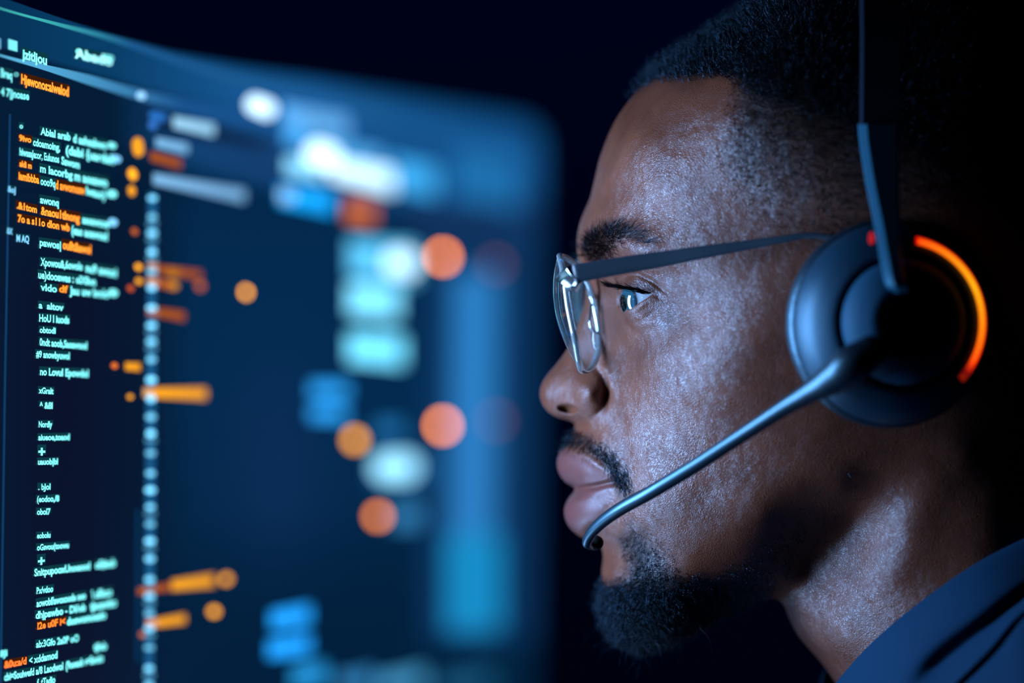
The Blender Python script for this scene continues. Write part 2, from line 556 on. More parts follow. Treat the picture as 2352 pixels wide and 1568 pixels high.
def build_head():
    # angle samples: dense along the visible profile
    wts = np.where((PA > -1.35) & (PA < 1.62), 1.0, .22)
    seglen = np.hypot(np.diff(PR * np.cos(PA)), np.diff(PR * np.sin(PA))) * (wts[1:] + wts[:-1]) / 2
    cum = np.concatenate(([0], np.cumsum(seglen)))
    m = (PA >= -np.pi) & (PA <= np.pi)
    lo, hi = np.interp(-np.pi, PA, cum), np.interp(np.pi, PA, cum)
    th = np.interp(np.linspace(lo, hi, NA, endpoint=False), cum, PA)
    t = np.linspace(0, 1, NR + 1)[1:]
    # radius: finer towards the rim where the surface turns away
    rr = .55 * t + .45 * (1 - (1 - t) ** 2.2)
    TH, RR = np.meshgrid(th, rr, indexing='ij')
    R = rim(TH) * RR
    U = CEN[0] - R * np.cos(TH); V = CEN[1] + R * np.sin(TH)
    H = half_width(U, V)
    H[:, -1] = 0
    return U, V, H


HU, HV, HH = build_head()


def to_world(U, V, H):
    y = YM - H / 100.0
    return np.stack(((U - 1176.0) / FPX * y, y, -(V - 784.0) / FPX * y), -1)


NEAR = to_world(HU, HV, HH)                      # (NA, NR, 3)
FAR = NEAR.copy(); FAR[..., 1] = 2 * YM - NEAR[..., 1]

person = empty('person', PX(2100, 1700, YM), 'man in dark clothes seen in left profile wearing glasses and a headset, facing the monitor', 'person')


def head_mesh():
    idx = np.arange(NA * NR).reshape(NA, NR)
    nv = NEAR.reshape(-1, 3)
    fidx = np.full((NA, NR), -1, np.int64)
    fidx[:, :-1] = NA * NR + np.arange(NA * (NR - 1)).reshape(NA, NR - 1)
    fidx[:, -1] = idx[:, -1]
    fv = FAR[:, :-1].reshape(-1, 3)
    cn = to_world(np.array([CEN[0]]), np.array([CEN[1]]), half_width(np.array([CEN[0]]), np.array([CEN[1]])))
    cf = cn.copy(); cf[:, 1] = 2 * YM - cn[:, 1]
    V = np.concatenate((nv, fv, cn, cf))
    ci, fi = len(nv) + len(fv), len(nv) + len(fv) + 1
    a, b = idx, np.roll(idx, -1, 0)
    q = np.stack((a[:, :-1], b[:, :-1], b[:, 1:], a[:, 1:]), -1).reshape(-1, 4)
    a2, b2 = fidx, np.roll(fidx, -1, 0)
    q2 = np.stack((a2[:, :-1], a2[:, 1:], b2[:, 1:], b2[:, :-1]), -1).reshape(-1, 4)
    t1 = np.stack((np.full(NA, ci), b[:, 0], a[:, 0]), -1)
    t2 = np.stack((np.full(NA, fi), a2[:, 0], b2[:, 0]), -1)
    # masks
    hair = softpoly(HU, HV, HAIRLINE, 14)
    fade = softpoly(HU, HV, FADE, 30)
    fade = fade * np.clip(.80 - (HV - 260) / 420.0, .12, .8)
    must = softpoly(HU, HV, MUST, 14) * .35
    beard = softpoly(HU, HV, BEARD, 26) * np.clip(.85 - (HU - 1520) / 350.0, .15, .85)
    brow = softpoly(HU, HV, BROW, 8) * .35
    hm = np.maximum.reduce((hair * .97, fade, must, beard, brow))
    lip = np.maximum(softpoly(HU, HV, [(1270, 1040), (1298, 1032), (1345, 1050), (1385, 1080), (1412, 1106), (1380, 1112), (1320, 1122), (1290, 1110), (1260, 1070)], 7),
                     softpoly(HU, HV, [(1270, 1190), (1290, 1130), (1330, 1120), (1408, 1110), (1398, 1150), (1370, 1190), (1330, 1222), (1290, 1215)], 9))
    mask = lambda g: np.concatenate((g.ravel(), g[:, :-1].ravel(), [g[0, 0], g[0, 0]]))
    o = mesh_np('body', V, [q, q2, t1, t2], M_SKIN, person, attrs={'hairy': mask(hm), 'lip': mask(lip)})
    return o


body = head_mesh()
# normals of the near side grid (used to root hair)
_du = np.roll(NEAR, -1, 0) - np.roll(NEAR, 1, 0)
_dr = np.gradient(NEAR, axis=1)
NRM = np.cross(_dr, _du)
NRM /= np.linalg.norm(NRM, axis=-1)[..., None] + 1e-12
if NRM[NA // 2, NR // 2, 1] > 0:
    NRM = -NRM
CELL = np.linalg.norm(np.cross(_dr, _du / 2), axis=-1)

# ------------------------------------------------------------------ setting
M_FLOOR = plain('dark_carpet', (.012, .014, .022), .95, spec=.1, bump=.6, bscale=700)
M_CEIL = plain('dark_ceiling_paint', (.012, .014, .024), .9, spec=.1, bump=.2, bscale=80)


def slab(name, lo, hi, mat):
    (x0, y0, z0), (x1, y1, z1) = lo, hi
    V = [(x0, y0, z0), (x1, y0, z0), (x1, y1, z0), (x0, y1, z0), (x0, y0, z1), (x1, y0, z1), (x1, y1, z1), (x0, y1, z1)]
    o = mesh_np(name, V, [np.array([(3, 2, 1, 0), (4, 5, 6, 7), (0, 1, 5, 4), (1, 2, 6, 5), (2, 3, 7, 6), (3, 0, 4, 7)])], mat, smooth=False)
    o['kind'] = 'structure'


slab('wall_back', (-2.2, 3.1, -1.25), (2.2, 3.2, 1.45), M_WALL)
slab('wall_left', (-2.3, -1.2, -1.25), (-2.2, 3.2, 1.45), M_WALL)
slab('wall_right', (2.2, -1.2, -1.25), (2.3, 3.2, 1.45), M_WALL)
slab('floor', (-2.3, -1.2, -1.35), (2.3, 3.2, -1.25), M_FLOOR)
slab('ceiling', (-2.3, -1.2, 1.45), (2.3, 3.2, 1.55), M_CEIL)

# ------------------------------------------------------------------ hair
FARN = NRM.copy(); FARN[..., 1] *= -1


def roots(mask, count, far=.35, minh=0.0):
    """random points on the head where mask > 0, on both sides; returns P, N, u, v, side"""
    w = (CELL * mask)
    w[:, -1] *= .5
    w = w.ravel(); w = w / w.sum()
    out = []
    for side, n in ((0, int(count)), (1, int(count * far))):
        if n == 0:
            continue
        k = rng.choice(len(w), n, p=w)
        i, j = np.divmod(k, NR)
        i2, j2 = (i + 1) % NA, np.maximum(j - 1, 0)
        a, b = rng.random((2, n))
        G, NN = (NEAR, NRM) if side == 0 else (FAR, FARN)
        P = G[i, j] + a[:, None] * (G[i2, j] - G[i, j]) + b[:, None] * (G[i, j2] - G[i, j])
        out.append((P, NN[i, j], HU[i, j], HV[i, j], np.full(n, side)))
    return [np.concatenate(x) for x in zip(*out)]


def unit(a):
    return a / (np.linalg.norm(a, axis=-1)[..., None] + 1e-12)


def strands(name, P, D, L, rad, mat, parent, K=5, curl=0.0, turns=1.0, droop=None):
    """tapered three-sided hairs; curl = radius of the curl (m)"""
    n = len(P)
    t = np.linspace(0, 1, K)
    ref = np.where(np.abs(D[:, 2:3]) < .9, np.array([[0, 0, 1.0]]), np.array([[1.0, 0, 0]]))
    A = unit(np.cross(ref, D)); B = np.cross(D, A)
    ph = rng.random(n) * 6.283
    sg = np.where(rng.random(n) < .5, 1, -1)
    tn = turns * (.7 + .6 * rng.random(n))
    C = np.empty((n, K, 3))
    for k in range(K):
        an = ph + sg * tn * 6.283 * t[k]
        C[:, k] = P + D * (L * t[k])[:, None]
        c = np.broadcast_to(curl, (n,)) * min(1, t[k] * 2)
        C[:, k] += A * (c * (np.cos(an) - np.cos(ph)))[:, None] + B * (c * (np.sin(an) - np.sin(ph)))[:, None]
        if droop is not None:
            C[:, k] += droop * (L * t[k] ** 2)[:, None]
    T = unit(np.gradient(C, axis=1))
    A2 = unit(np.cross(T, B[:, None] + 1e-4)); B2 = np.cross(T, A2)
    rr = rad * np.array([1 - .75 * x ** 2 for x in t])
    V = np.empty((n, K, 3, 3))
    for s_ in range(3):
        an = s_ * 2.0944
        V[:, :, s_] = C + rr[None, :, None] * (math.cos(an) * A2 + math.sin(an) * B2)
    idx = np.arange(n * K * 3).reshape(n, K, 3)
    F = []
    for s_ in range(3):
        q = (s_ + 1) % 3
        F.append(np.stack((idx[:, :-1, s_], idx[:, :-1, q], idx[:, 1:, q], idx[:, 1:, s_]), -1).reshape(-1, 4))
    return mesh_np(name, V.reshape(-1, 3), [np.concatenate(F)], mat, parent)


UPV = np.array((0, 0, 1.0))
FWD = np.array((-1.0, 0, 0))
# cropped top
mh = softpoly(HU, HV, HAIRLINE, 10)
mh *= np.clip((430 - HV + (HU - 1700) * .05) / 140, 0.02, 1) * ((HU < 2480) | (HV < 300))
P, N, u, v, sd = roots(mh, 30000, .5)
D = unit(N + .35 * FWD + .30 * UPV + .35 * rng.normal(size=N.shape))
Ln = .0058 * (.6 + .6 * rng.random(len(P))) * np.clip((330 - v) / 160, .25, 1)
hair = strands('cropped_hair', P, D, Ln, .000085, M_HAIR, person, K=6, curl=.0006 * np.clip((330 - v) / 160, .2, 1), turns=1.4)
hair['kind'] = 'stuff'
# faded sides: short stubble
mf = softpoly(HU, HV, FADE, 34) * np.clip(1.05 - (HV - 230) / 360.0, .10, 1) * (1 - .9 * mh)
P, N, u, v, sd = roots(mf, 17000, .35)
D = unit(N * .55 + np.array((.25, 0, -.55)) + .45 * rng.normal(size=N.shape))
Ln = .0016 * (.5 + .8 * rng.random(len(P)))
fade = strands('faded_side_stubble', P, D, Ln, .00007, M_STUB, person, K=3)
fade['kind'] = 'stuff'
# eyebrows
mb = softpoly(HU, HV, BROW, 9)
P, N, u, v, sd = roots(mb * np.clip((1520 - HU) / 150, .16, 1), 1150, 0)
for far in (0, 1):
    Q, M_ = P.copy(), N.copy()
    k = np.clip((u - 1350) / 120, 0, 1)[:, None]
    D = np.array((.8, 0, .34)) * (1 - k) + np.array((.9, 0, -.28)) * k
    D = unit(D - M_ * (D * M_).sum(1)[:, None] * .9 + .22 * M_ + .16 * rng.normal(size=M_.shape))
    if far:
        Q[:, 1] = 2 * YM - Q[:, 1]; D[:, 1] *= -1
    b_ = strands('eyebrow', Q, D, .0048 * (.6 + .7 * rng.random(len(Q))), .00008, M_HAIR, person, K=4)
    b_['kind'] = 'stuff'
# moustache
mm = softpoly(HU, HV, MUST, 9)
P, N, u, v, sd = roots(mm, 1700, .8)
D = unit(N * .35 + np.array((.12, 0, -.8)) + np.array((.4, 0, 0)) * np.clip((u - 1300) / 120, -.6, 1)[:, None] + .35 * rng.normal(size=N.shape))
mst = strands('moustache', P, D, .0040 * (.5 + .8 * rng.random(len(P))), .00008, M_HAIR, person, K=4, curl=.0003)
mst['kind'] = 'stuff'
# chin beard
bm = softpoly(HU, HV, BEARD, 24)
chin = np.exp(-((HU - 1450) / 130.0) ** 2 - ((HV - 1420) / 95.0) ** 2)
P, N, u, v, sd = roots(bm * (.16 * np.clip((1900 - HU) / 250, .1, 1) + 1.3 * chin), 9000, .6)
ck = np.exp(-((u - 1450) / 120.0) ** 2 - ((v - 1430) / 90.0) ** 2)
D = unit(N * (.35 + .35 * ck[:, None]) + np.array((-.10, 0, -.75)) + .38 * rng.normal(size=N.shape))
Ln = (.0022 + .0068 * ck) * (.5 + .8 * rng.random(len(P)))
brd = strands('chin_beard', P, D, Ln, .00008, M_HAIR, person, K=8, curl=.0003 + .0010 * ck, turns=1.5)
brd['kind'] = 'stuff'
P, N, u, v, sd = roots(bm * chin ** 2, 60, .4)
D = unit(N * .6 + np.array((-.1, 0, -.6)) + .45 * rng.normal(size=N.shape))
stray = strands('stray_beard_hair', P, D, .010 + .008 * rng.random(len(P)), .00007, M_HAIR, person, K=10, curl=.0016, turns=.6)
stray['kind'] = 'stuff'

# ------------------------------------------------------------------ eyes
def eye_material():
    m, nt, b, out = nmat('eye')
    N_ = nt.nodes.new; L = nt.links.new
    at = N_('ShaderNodeAttribute'); at.attribute_name = 'gaze'      # angle from the gaze axis, 0..1 of 90 degrees
    cr = N_('ShaderNodeValToRGB')
    e = cr.color_ramp
    e.elements[0].position = .13; e.elements[0].color = (.002, .002, .002, 1)
    e.elements[1].position = .15; e.elements[1].color = (.012, .04, .05, 1)
    for p_, c_ in ((.27, (.02, .07, .09, 1)), (.325, (.012, .012, .015, 1)), (.36, (.22, .25, .27, 1)), (.9, (.28, .25, .24, 1))):
        x = e.elements.new(p_); x.color = c_
    L(at.outputs['Fac'], cr.inputs['Fac'])
    L(cr.outputs['Color'], b.inputs['Base Color'])
    b.inputs['Roughness'].default_value = .06
    b.inputs['Specular IOR Level'].default_value = .8
    b.inputs['Coat Weight'].default_value = 1.0
    b.inputs['Coat Roughness'].default_value = .02
    return m


M_EYE = eye_material()


def eyeball(side):
    y = YM - EYE_C[2] / 100 * (1 if side == 0 else -1)
    c = PX(EYE_C[0], EYE_C[1], YM - EYE_C[2] / 100)
    c[1] = y
    R = EYE_R / 100
    gz = unit(np.array((-1.0, -.42 if side == 0 else -.12, -.10)))
    a = unit(np.cross(gz, UPV)); b = np.cross(a, gz)
    nt_, nph = 72, 64
    V, G = [], []
    for i in range(nt_ + 1):
        th = math.pi * i / nt_
        # cornea stands proud of the globe
        bump_ = .0016 * max(0, 1 - (th / math.radians(34)) ** 2) ** 1.2
        ph = np.linspace(0, 2 * np.pi, nph, endpoint=False)
        d = math.cos(th) * gz + math.sin(th) * (np.cos(ph)[:, None] * a + np.sin(ph)[:, None] * b)
        V.append(c + d * (R + bump_)); G.append(np.full(nph, th / (math.pi / 2)))
    idx = np.arange((nt_ + 1) * nph).reshape(nt_ + 1, nph)
    n2 = np.roll(idx, -1, 1)
    F = np.stack((idx[:-1], idx[1:], n2[1:], n2[:-1]), -1).reshape(-1, 4)
    return mesh_np('eyeball', np.concatenate(V), [F], M_EYE, person, attrs={'gaze': np.concatenate(G)})


eyeball(0)
eyeball(1)


def lashes(side):
    # along the upper lid margin, thrown forward (left in the photo) and curling up
    pts = smooth_path([(1414, 654), (1428, 657), (1460, 663), (1482, 668), (1496, 673)], 60)
    n = 150
    k = np.clip(rng.random(n) ** 1.3, 0, 1)
    q = pts[(k * (len(pts) - 1)).astype(int)] + rng.normal(0, .8, (n, 2))
    hh = half_width(q[:, 0] + 1.5, q[:, 1] - 3) + .02
    P = to_world(q[:, 0], q[:, 1], hh)
    D = unit(np.array((-1.0, -.28, -.16)) + np.stack((.1 * rng.normal(size=n), -.35 * k, .12 * rng.normal(size=n)), 1))
    if side:
        P[:, 1] = 2 * YM - P[:, 1]; D[:, 1] *= -1
    o = strands('eyelashes', P, D, .0068 * (.55 + .5 * rng.random(n)), .00011, M_HAIR, person, K=6, droop=np.array((0, 0, .32)))
    o['kind'] = 'stuff'


lashes(0)
lashes(1)

# ------------------------------------------------------------------ shirt: body of the garment and its folded collar
def h_lift(pts, extra):
    """design points (u, v, h cm) -> world near and far side"""
    p = np.asarray(pts, float)
    n_ = to_world(p[:, 0], p[:, 1], p[:, 2])
    return n_


def ring_surface(name, rings, mat, m=90, thick=0.0):
    """rings: list of open near-side design curves running front to back (u, v, h), ends at h = 0; mirrored into closed loops"""
    loops = []
    for r in rings:
        s_ = smooth_path(r, m)
        s_ = s_[np.linspace(0, len(s_) - 1, m).astype(int)]
        s_[:, 2] = np.maximum(s_[:, 2], 0); s_[0, 2] = 0; s_[-1, 2] = 0
        w = to_world(s_[:, 0], s_[:, 1], s_[:, 2])
        f = w[1:-1][::-1].copy(); f[:, 1] = 2 * YM - f[:, 1]
        loops.append(np.concatenate((w, f)))
    L_ = np.array(loops)                       # (R, M, 3)
    # refine across the rings
    R_ = len(L_)
    fine = np.array([smooth_path(L_[:, i], (R_ - 1) * 8) for i in range(L_.shape[1])]).transpose(1, 0, 2)
    idx = np.arange(fine.shape[0] * fine.shape[1]).reshape(fine.shape[:2])
    nx = np.roll(idx, -1, 1)
    F = np.stack((idx[:-1], nx[:-1], nx[1:], idx[1:]), -1).reshape(-1, 4)
    return fine, F, mesh_np(name, fine.reshape(-1, 3), [F], mat)


top_edge = [(1868, 1660, 0), (1884, 1622, 1.0), (1921, 1566, 2.3), (2000, 1478, 5.0), (2100, 1392, 6.15), (2230, 1300, 6.75), (2352, 1236, 6.5), (2480, 1180, 5.6), (2600, 1120, 3.6), (2650, 1100, 0)]
inner = [(a + 22, b + 60, max(0, c - .35)) for a, b, c in top_edge]
mid = [(1850, 1700, 0), (1880, 1680, 2.2), (1950, 1640, 4.2), (2050, 1560, 6.6), (2140, 1478, 7.6), (2260, 1392, 8.1), (2372, 1318, 7.7), (2510, 1240, 6.6), (2650, 1180, 4.2), (2710, 1160, 0)]
outer = [(1830, 1790, 0), (1880, 1770, 3.0), (1980, 1730, 5.6), (2090, 1660, 7.9), (2185, 1572, 9.0), (2268, 1492, 9.5), (2352, 1402, 9.2), (2510, 1310, 8.0), (2680, 1240, 5.0), (2760, 1220, 0)]
valley = [((a[0] + b[0]) / 2, (a[1] + b[1]) / 2, max(0, (a[2] + b[2]) / 2 - (.75 if a[0] > 2050 and a[2] > 0 else 0))) for a, b in zip(mid, outer)]
under = [(a + 14, b + 6, max(0, c - .35)) for a, b, c in outer]
shirt = None
_, _, collar = ring_surface('collar', [inner, top_edge, mid, valley, outer, under], M_SHIRT)
b0 = [(1880, 1760, 0), (1930, 1735, 2.4), (2010, 1700, 4.8), (2110, 1620, 6.9), (2200, 1530, 7.9), (2290, 1445, 8.4), (2380, 1350, 8.2), (2530, 1270, 7.2), (2680, 1210, 4.5), (2750, 1195, 0)]
b1 = [(1840, 1880, 0), (1900, 1860, 4.0), (2010, 1800, 7.4), (2120, 1720, 9.4), (2210, 1640, 10.4), (2290, 1560, 10.9), (2372, 1478, 10.9), (2540, 1370, 9.6), (2740, 1290, 6.0), (2840, 1270, 0)]
b2 = [(1780, 2100, 0), (1880, 2080, 7.0), (2020, 2030, 11.5), (2150, 1960, 14.5), (2250, 1880, 16.0), (2340, 1790, 16.5), (2430, 1700, 16.0), (2600, 1580, 13.5), (2820, 1480, 8.0), (2940, 1450, 0)]
b3 = [(1700, 2500, 0), (1800, 2480, 10.0), (1960, 2440, 16.0), (2120, 2380, 20.0), (2250, 2320, 22.0), (2380, 2240, 22.5), (2500, 2160, 21.0), (2700, 2060, 17.0), (2940, 1960, 10.0), (3060, 1930, 0)]
fine, F, torso = ring_surface('shirt', [b0, b1, b2, b3], M_SHIRT)
for o_ in (collar, torso):
    o_.parent = person if o_ is torso else torso
torso.location = -Vector(person.location)
collar.location = (0, 0, 0)

# ------------------------------------------------------------------ eyeglasses
def glass_material():
    m, nt, b, out = nmat('clear_lens')
    nt.nodes.remove(b)
    N_ = nt.nodes.new; L = nt.links.new
    lw = N_('ShaderNodeLayerWeight'); lw.inputs['Blend'].default_value = .5
    pw = N_('ShaderNodeMath'); pw.operation = 'POWER'; pw.inputs[1].default_value = 5.0
    fr = N_('ShaderNodeMath'); fr.operation = 'MULTIPLY_ADD'; fr.inputs[1].default_value = .9; fr.inputs[2].default_value = .035
    L(lw.outputs['Facing'], pw.inputs[0]); L(pw.outputs[0], fr.inputs[0])
    tr = N_('ShaderNodeBsdfTransparent'); tr.inputs[0].default_value = (.93, .96, .98, 1)
    gl = N_('ShaderNodeBsdfGlossy'); gl.inputs['Roughness'].default_value = .02
    gl.inputs['Color'].default_value = (.85, 1, 1, 1)
    mx = N_('ShaderNodeMixShader')
    L(fr.outputs[0], mx.inputs[0]); L(tr.outputs[0], mx.inputs[1]); L(gl.outputs[0], mx.inputs[2])
    L(mx.outputs[0], out.inputs[0])
    return m


def rim_material():
    m, nt, b, out = nmat('polished_lens_edge')
    N_ = nt.nodes.new; L = nt.links.new
    b.inputs['Base Color'].default_value = (.55, .68, .72, 1)
    b.inputs['Roughness'].default_value = .12
    b.inputs['Metallic'].default_value = .75
    tr = N_('ShaderNodeBsdfTransparent')
    mx = N_('ShaderNodeMixShader'); mx.inputs[0].default_value = .72
    L(tr.outputs[0], mx.inputs[1]); L(b.outputs[0], mx.inputs[2]); L(mx.outputs[0], out.inputs[0])
    return m


M_LENS = glass_material()
M_RIM = rim_material()
M_CHROME = plain('polished_steel', (.60, .70, .75), .14, metal=1.0)
glasses = empty('eyeglasses', PX(1297, 660, YM), 'eyeglasses with clear curved lenses and slate blue temple arms worn on the face', 'glasses')
YAW = math.tan(math.radians(6.0))


def lens_point(a, b, side, off=0.0):
    """a: cm from lens centre towards the temple, b: cm up; side 0 near, 1 far"""
    lat = 3.55 + a
    sag = (a * a) / 7.5 + (b * b) / 8.2 - .094 * a + off
    back = sag - .195 * b                     # cm behind the front apex
    s_ = 1 if side == 0 else -1
    back = back - s_ * lat * YAW
    u0 = 1302.0
    x = (u0 - 1176) / FPX * YM + back / 100
    z = -(722 - 784) / FPX * YM + b / 100
    # keep the frame plane vertical in the world: shift for viewing from the side
    return np.array((x, YM - s_ * lat / 100, z))


def lens_outline(ph):
    c, s_ = math.cos(ph), math.sin(ph)
    k = (abs(c) ** 2.5 + abs(s_) ** 2.5) ** (-1 / 2.5)
    a, b = 2.42 * k * c, 1.92 * k * s_
    if b < 0:
        a *= 1 - .13 * (b / 1.92) ** 2
    else:
        b *= 1 + .05 * c
    return a, b


def make_lens(side):
    V = []
    n, m = 56, 14
    for off in (0.0, .16):
        V.append(lens_point(0, 0, side, off)[None])
        for j in range(1, m + 1):
            V.append(np.array([lens_point(*(np.array(lens_outline(2 * math.pi * i / n)) * j / m), side, off) for i in range(n)]))
    V = np.concatenate(V)
    half = 1 + n * m
    F3, F4 = [], []
    i = np.arange(n); j_ = (i + 1) % n
    for k in (0, 1):
        o_ = k * half
        t = np.stack((np.full(n, o_), o_ + 1 + i, o_ + 1 + j_), 1)
        F3.append(t if k else t[:, ::-1])
        for r in range(m - 1):
            q = np.stack((o_ + 1 + r * n + i, o_ + 1 + r * n + n + i, o_ + 1 + r * n + n + j_, o_ + 1 + r * n + j_), 1)
            F4.append(q if k else q[:, ::-1])
    e0 = 1 + (m - 1) * n
    F4.append(np.stack((e0 + i, e0 + j_, half + e0 + j_, half + e0 + i), 1))
    ln = mesh_np('lens', V, [np.concatenate(F3), np.concatenate(F4)], M_LENS, glasses)
    path = np.array([lens_point(*lens_outline(2 * math.pi * i / 96), side, .08) for i in range(97)])
    v_, f_ = tube(path, .00115, 10, cap=False, flat=.8)
    r_ = mesh_np('lens_edge', v_, f_, M_RIM)
    r_.parent = ln
    return ln


for sd_ in (0, 1):
    ln = make_lens(sd_)
    for c_ in ln.children:
        c_.location = (0, 0, 0)
        c_.matrix_parent_inverse = Matrix.Identity(4)


def fix_child(o):
    """child meshes carry world coordinates: cancel every ancestor's offset"""
    t = Vector((0, 0, 0)); q = o.parent
    while q is not None:
        t += Vector(q.location); q = q.parent
    o.location = -t


def sweep_bar(path, hw, hh, bev=.35):
    """flat bar: path (K,3), half thickness hw along y, half height hh (K,)"""
    p = np.asarray(path); K = len(p)
    t = unit(np.gradient(p, axis=0))
    sec = []
    for a in np.linspace(0, 2 * np.pi, 16, endpoint=False):
        c, s_ = math.cos(a), math.sin(a)
        k = (abs(c) ** 6 + abs(s_) ** 6) ** (-1 / 6)
        sec.append((c * k, s_ * k))
    sec = np.array(sec)
    V = []
    for k in range(K):
        y = np.array((0, 1.0, 0)); y = unit(y - t[k] * (y @ t[k]))
        up = np.cross(y, t[k]); up = up if up[2] > 0 else -up
        V.append(p[k] + sec[:, :1] * hw[k] * y + sec[:, 1:] * hh[k] * up)
    V = np.concatenate(V); n = 16
    F = []
    for k in range(K - 1):
        i = k * n + np.arange(n); j = k * n + (np.arange(n) + 1) % n
        F.append(np.stack((i, j, j + n, i + n), 1))
    V = np.concatenate((V, p[:1], p[-1:]))
    i = np.arange(n); j = (i + 1) % n
    return V, [np.concatenate(F), np.stack((np.full(n, K * n), j, i), 1), np.stack((np.full(n, K * n + 1), (K - 1) * n + i, (K - 1) * n + j), 1)]


def temple(side):
    tp = smooth_path([(1318, 629, 6.55, 22), (1420, 611, 6.6, 20.5), (1520, 595, 6.7, 18.5), (1620, 578, 6.9, 15), (1720, 562, 7.1, 11.5), (1800, 549, 7.3, 9),
                      (1850, 541, 7.4, 7.5), (1900, 544, 7.5, 7), (1950, 560, 7.6, 6.5), (2000, 600, 7.5, 6), (2040, 680, 7.45, 6)], 110)
    hsk = half_width(tp[:, 0], tp[:, 1])
    h_ = np.maximum(tp[:, 2], hsk + .14)
    w = to_world(tp[:, 0], tp[:, 1], h_)
    hh = tp[:, 3] * 1.385e-4
    if side:
        w[:, 1] = 2 * YM - w[:, 1]
        w[:, 0] += np.linspace(.0135, 0, len(w))
    o = mesh_np('temple_arm', *sweep_bar(w, np.full(len(w), .0007), hh), M_TEMPLE, glasses)
    # hinge block between the lens edge and the arm
    a = w[0]
    e = lens_point(2.38, .95, side, .08)
    pth = np.array([e + (0, 0, 0), e * .5 + a * .5, a + (.0006, 0, 0)])
    V_, F_ = sweep_bar(smooth_path(pth, 12), np.full(13, .0014), np.linspace(.0042, .0034, 13))
    mesh_np('hinge', V_, F_, M_CHROME, glasses)
    # nose pad on its arm
    s_ = 1 if side == 0 else -1
    hp = float(half_width(np.array([1376.]), np.array([775.]))[0]) + .16
    c = np.array(PX(1376, 775, YM - hp / 100)); c[1] = YM - s_ * hp / 100
    ph = np.linspace(0, 2 * np.pi, 20, endpoint=False)
    Vp = []
    for i in range(13):
        th = math.pi * i / 12
        Vp.append(np.stack((c[0] + .0028 * math.sin(th) * np.cos(ph), c[1] + .0016 * math.sin(th) * np.sin(ph) - s_ * .0006, np.full(20, c[2] + .0058 * math.cos(th))), 1))
    ix = np.arange(13 * 20).reshape(13, 20); nx = np.roll(ix, -1, 1)
    pad = mesh_np('nose_pad', np.concatenate(Vp), [np.stack((ix[:-1], ix[1:], nx[1:], nx[:-1]), -1).reshape(-1, 4)], M_LENS, glasses)
    arm = smooth_path([c + (0, -s_ * .001, .001), c + (-.003, -s_ * .002, .004), lens_point(-2.2, .35, side, .16)], 20)
    mesh_np('nose_pad_arm', *tube(arm, .0005, 8), M_CHROME, glasses)


temple(0)
temple(1)
br = smooth_path([lens_point(-2.32, .55, 0, .08), (lens_point(-2.32, .55, 0, 0) + lens_point(-2.32, .55, 1, 0)) / 2 + (-.001, 0, .0025), lens_point(-2.32, .55, 1, .08)], 24)
mesh_np('bridge', *tube(br, .0008, 10), M_CHROME, glasses)
for o_ in glasses.children:
    fix_child(o_)
    for c_ in o_.children:
        c_.location = (0, 0, 0)

# ------------------------------------------------------------------ headset
headset = empty('headset', PX(2090, 733, 1.14), 'black over-ear headset with glowing orange light ring and boom microphone worn by the man', 'headset')


def revolve(profile, C, ax, n=96, a0=0, a1=2 * math.pi):
    ax = unit(np.array(ax, float)); e1 = unit(np.cross(ax, UPV)); e2 = np.cross(e1, ax)
    full = abs(a1 - a0 - 2 * math.pi) < 1e-6
    an = np.linspace(a0, a1, n, endpoint=not full)
    pr = np.asarray(profile, float) / 100
    d = np.cos(an)[:, None] * e1 + np.sin(an)[:, None] * e2
    V = C + pr[None, :, 0, None] * d[:, None] + pr[None, :, 1, None] * ax
    m = len(pr); idx = np.arange(n * m).reshape(n, m)
    a = idx if full else idx[:-1]
    b = np.roll(idx, -1, 0) if full else idx[1:]
    F = np.stack((a[:, :-1], b[:, :-1], b[:, 1:], a[:, 1:]), -1).reshape(-1, 4)
    return V.reshape(-1, 3), [F]


def led_material():
    m, nt, b, out = nmat('light_ring')
    nt.nodes.remove(b)
    at = nt.nodes.new('ShaderNodeAttribute'); at.attribute_name = 'col'
    e = nt.nodes.new('ShaderNodeEmission')
    nt.links.new(at.outputs['Color'], e.inputs[0]); e.inputs[1].default_value = 1.0
    nt.links.new(e.outputs[0], out.inputs[0])
    return m


M_GLOW = led_material()


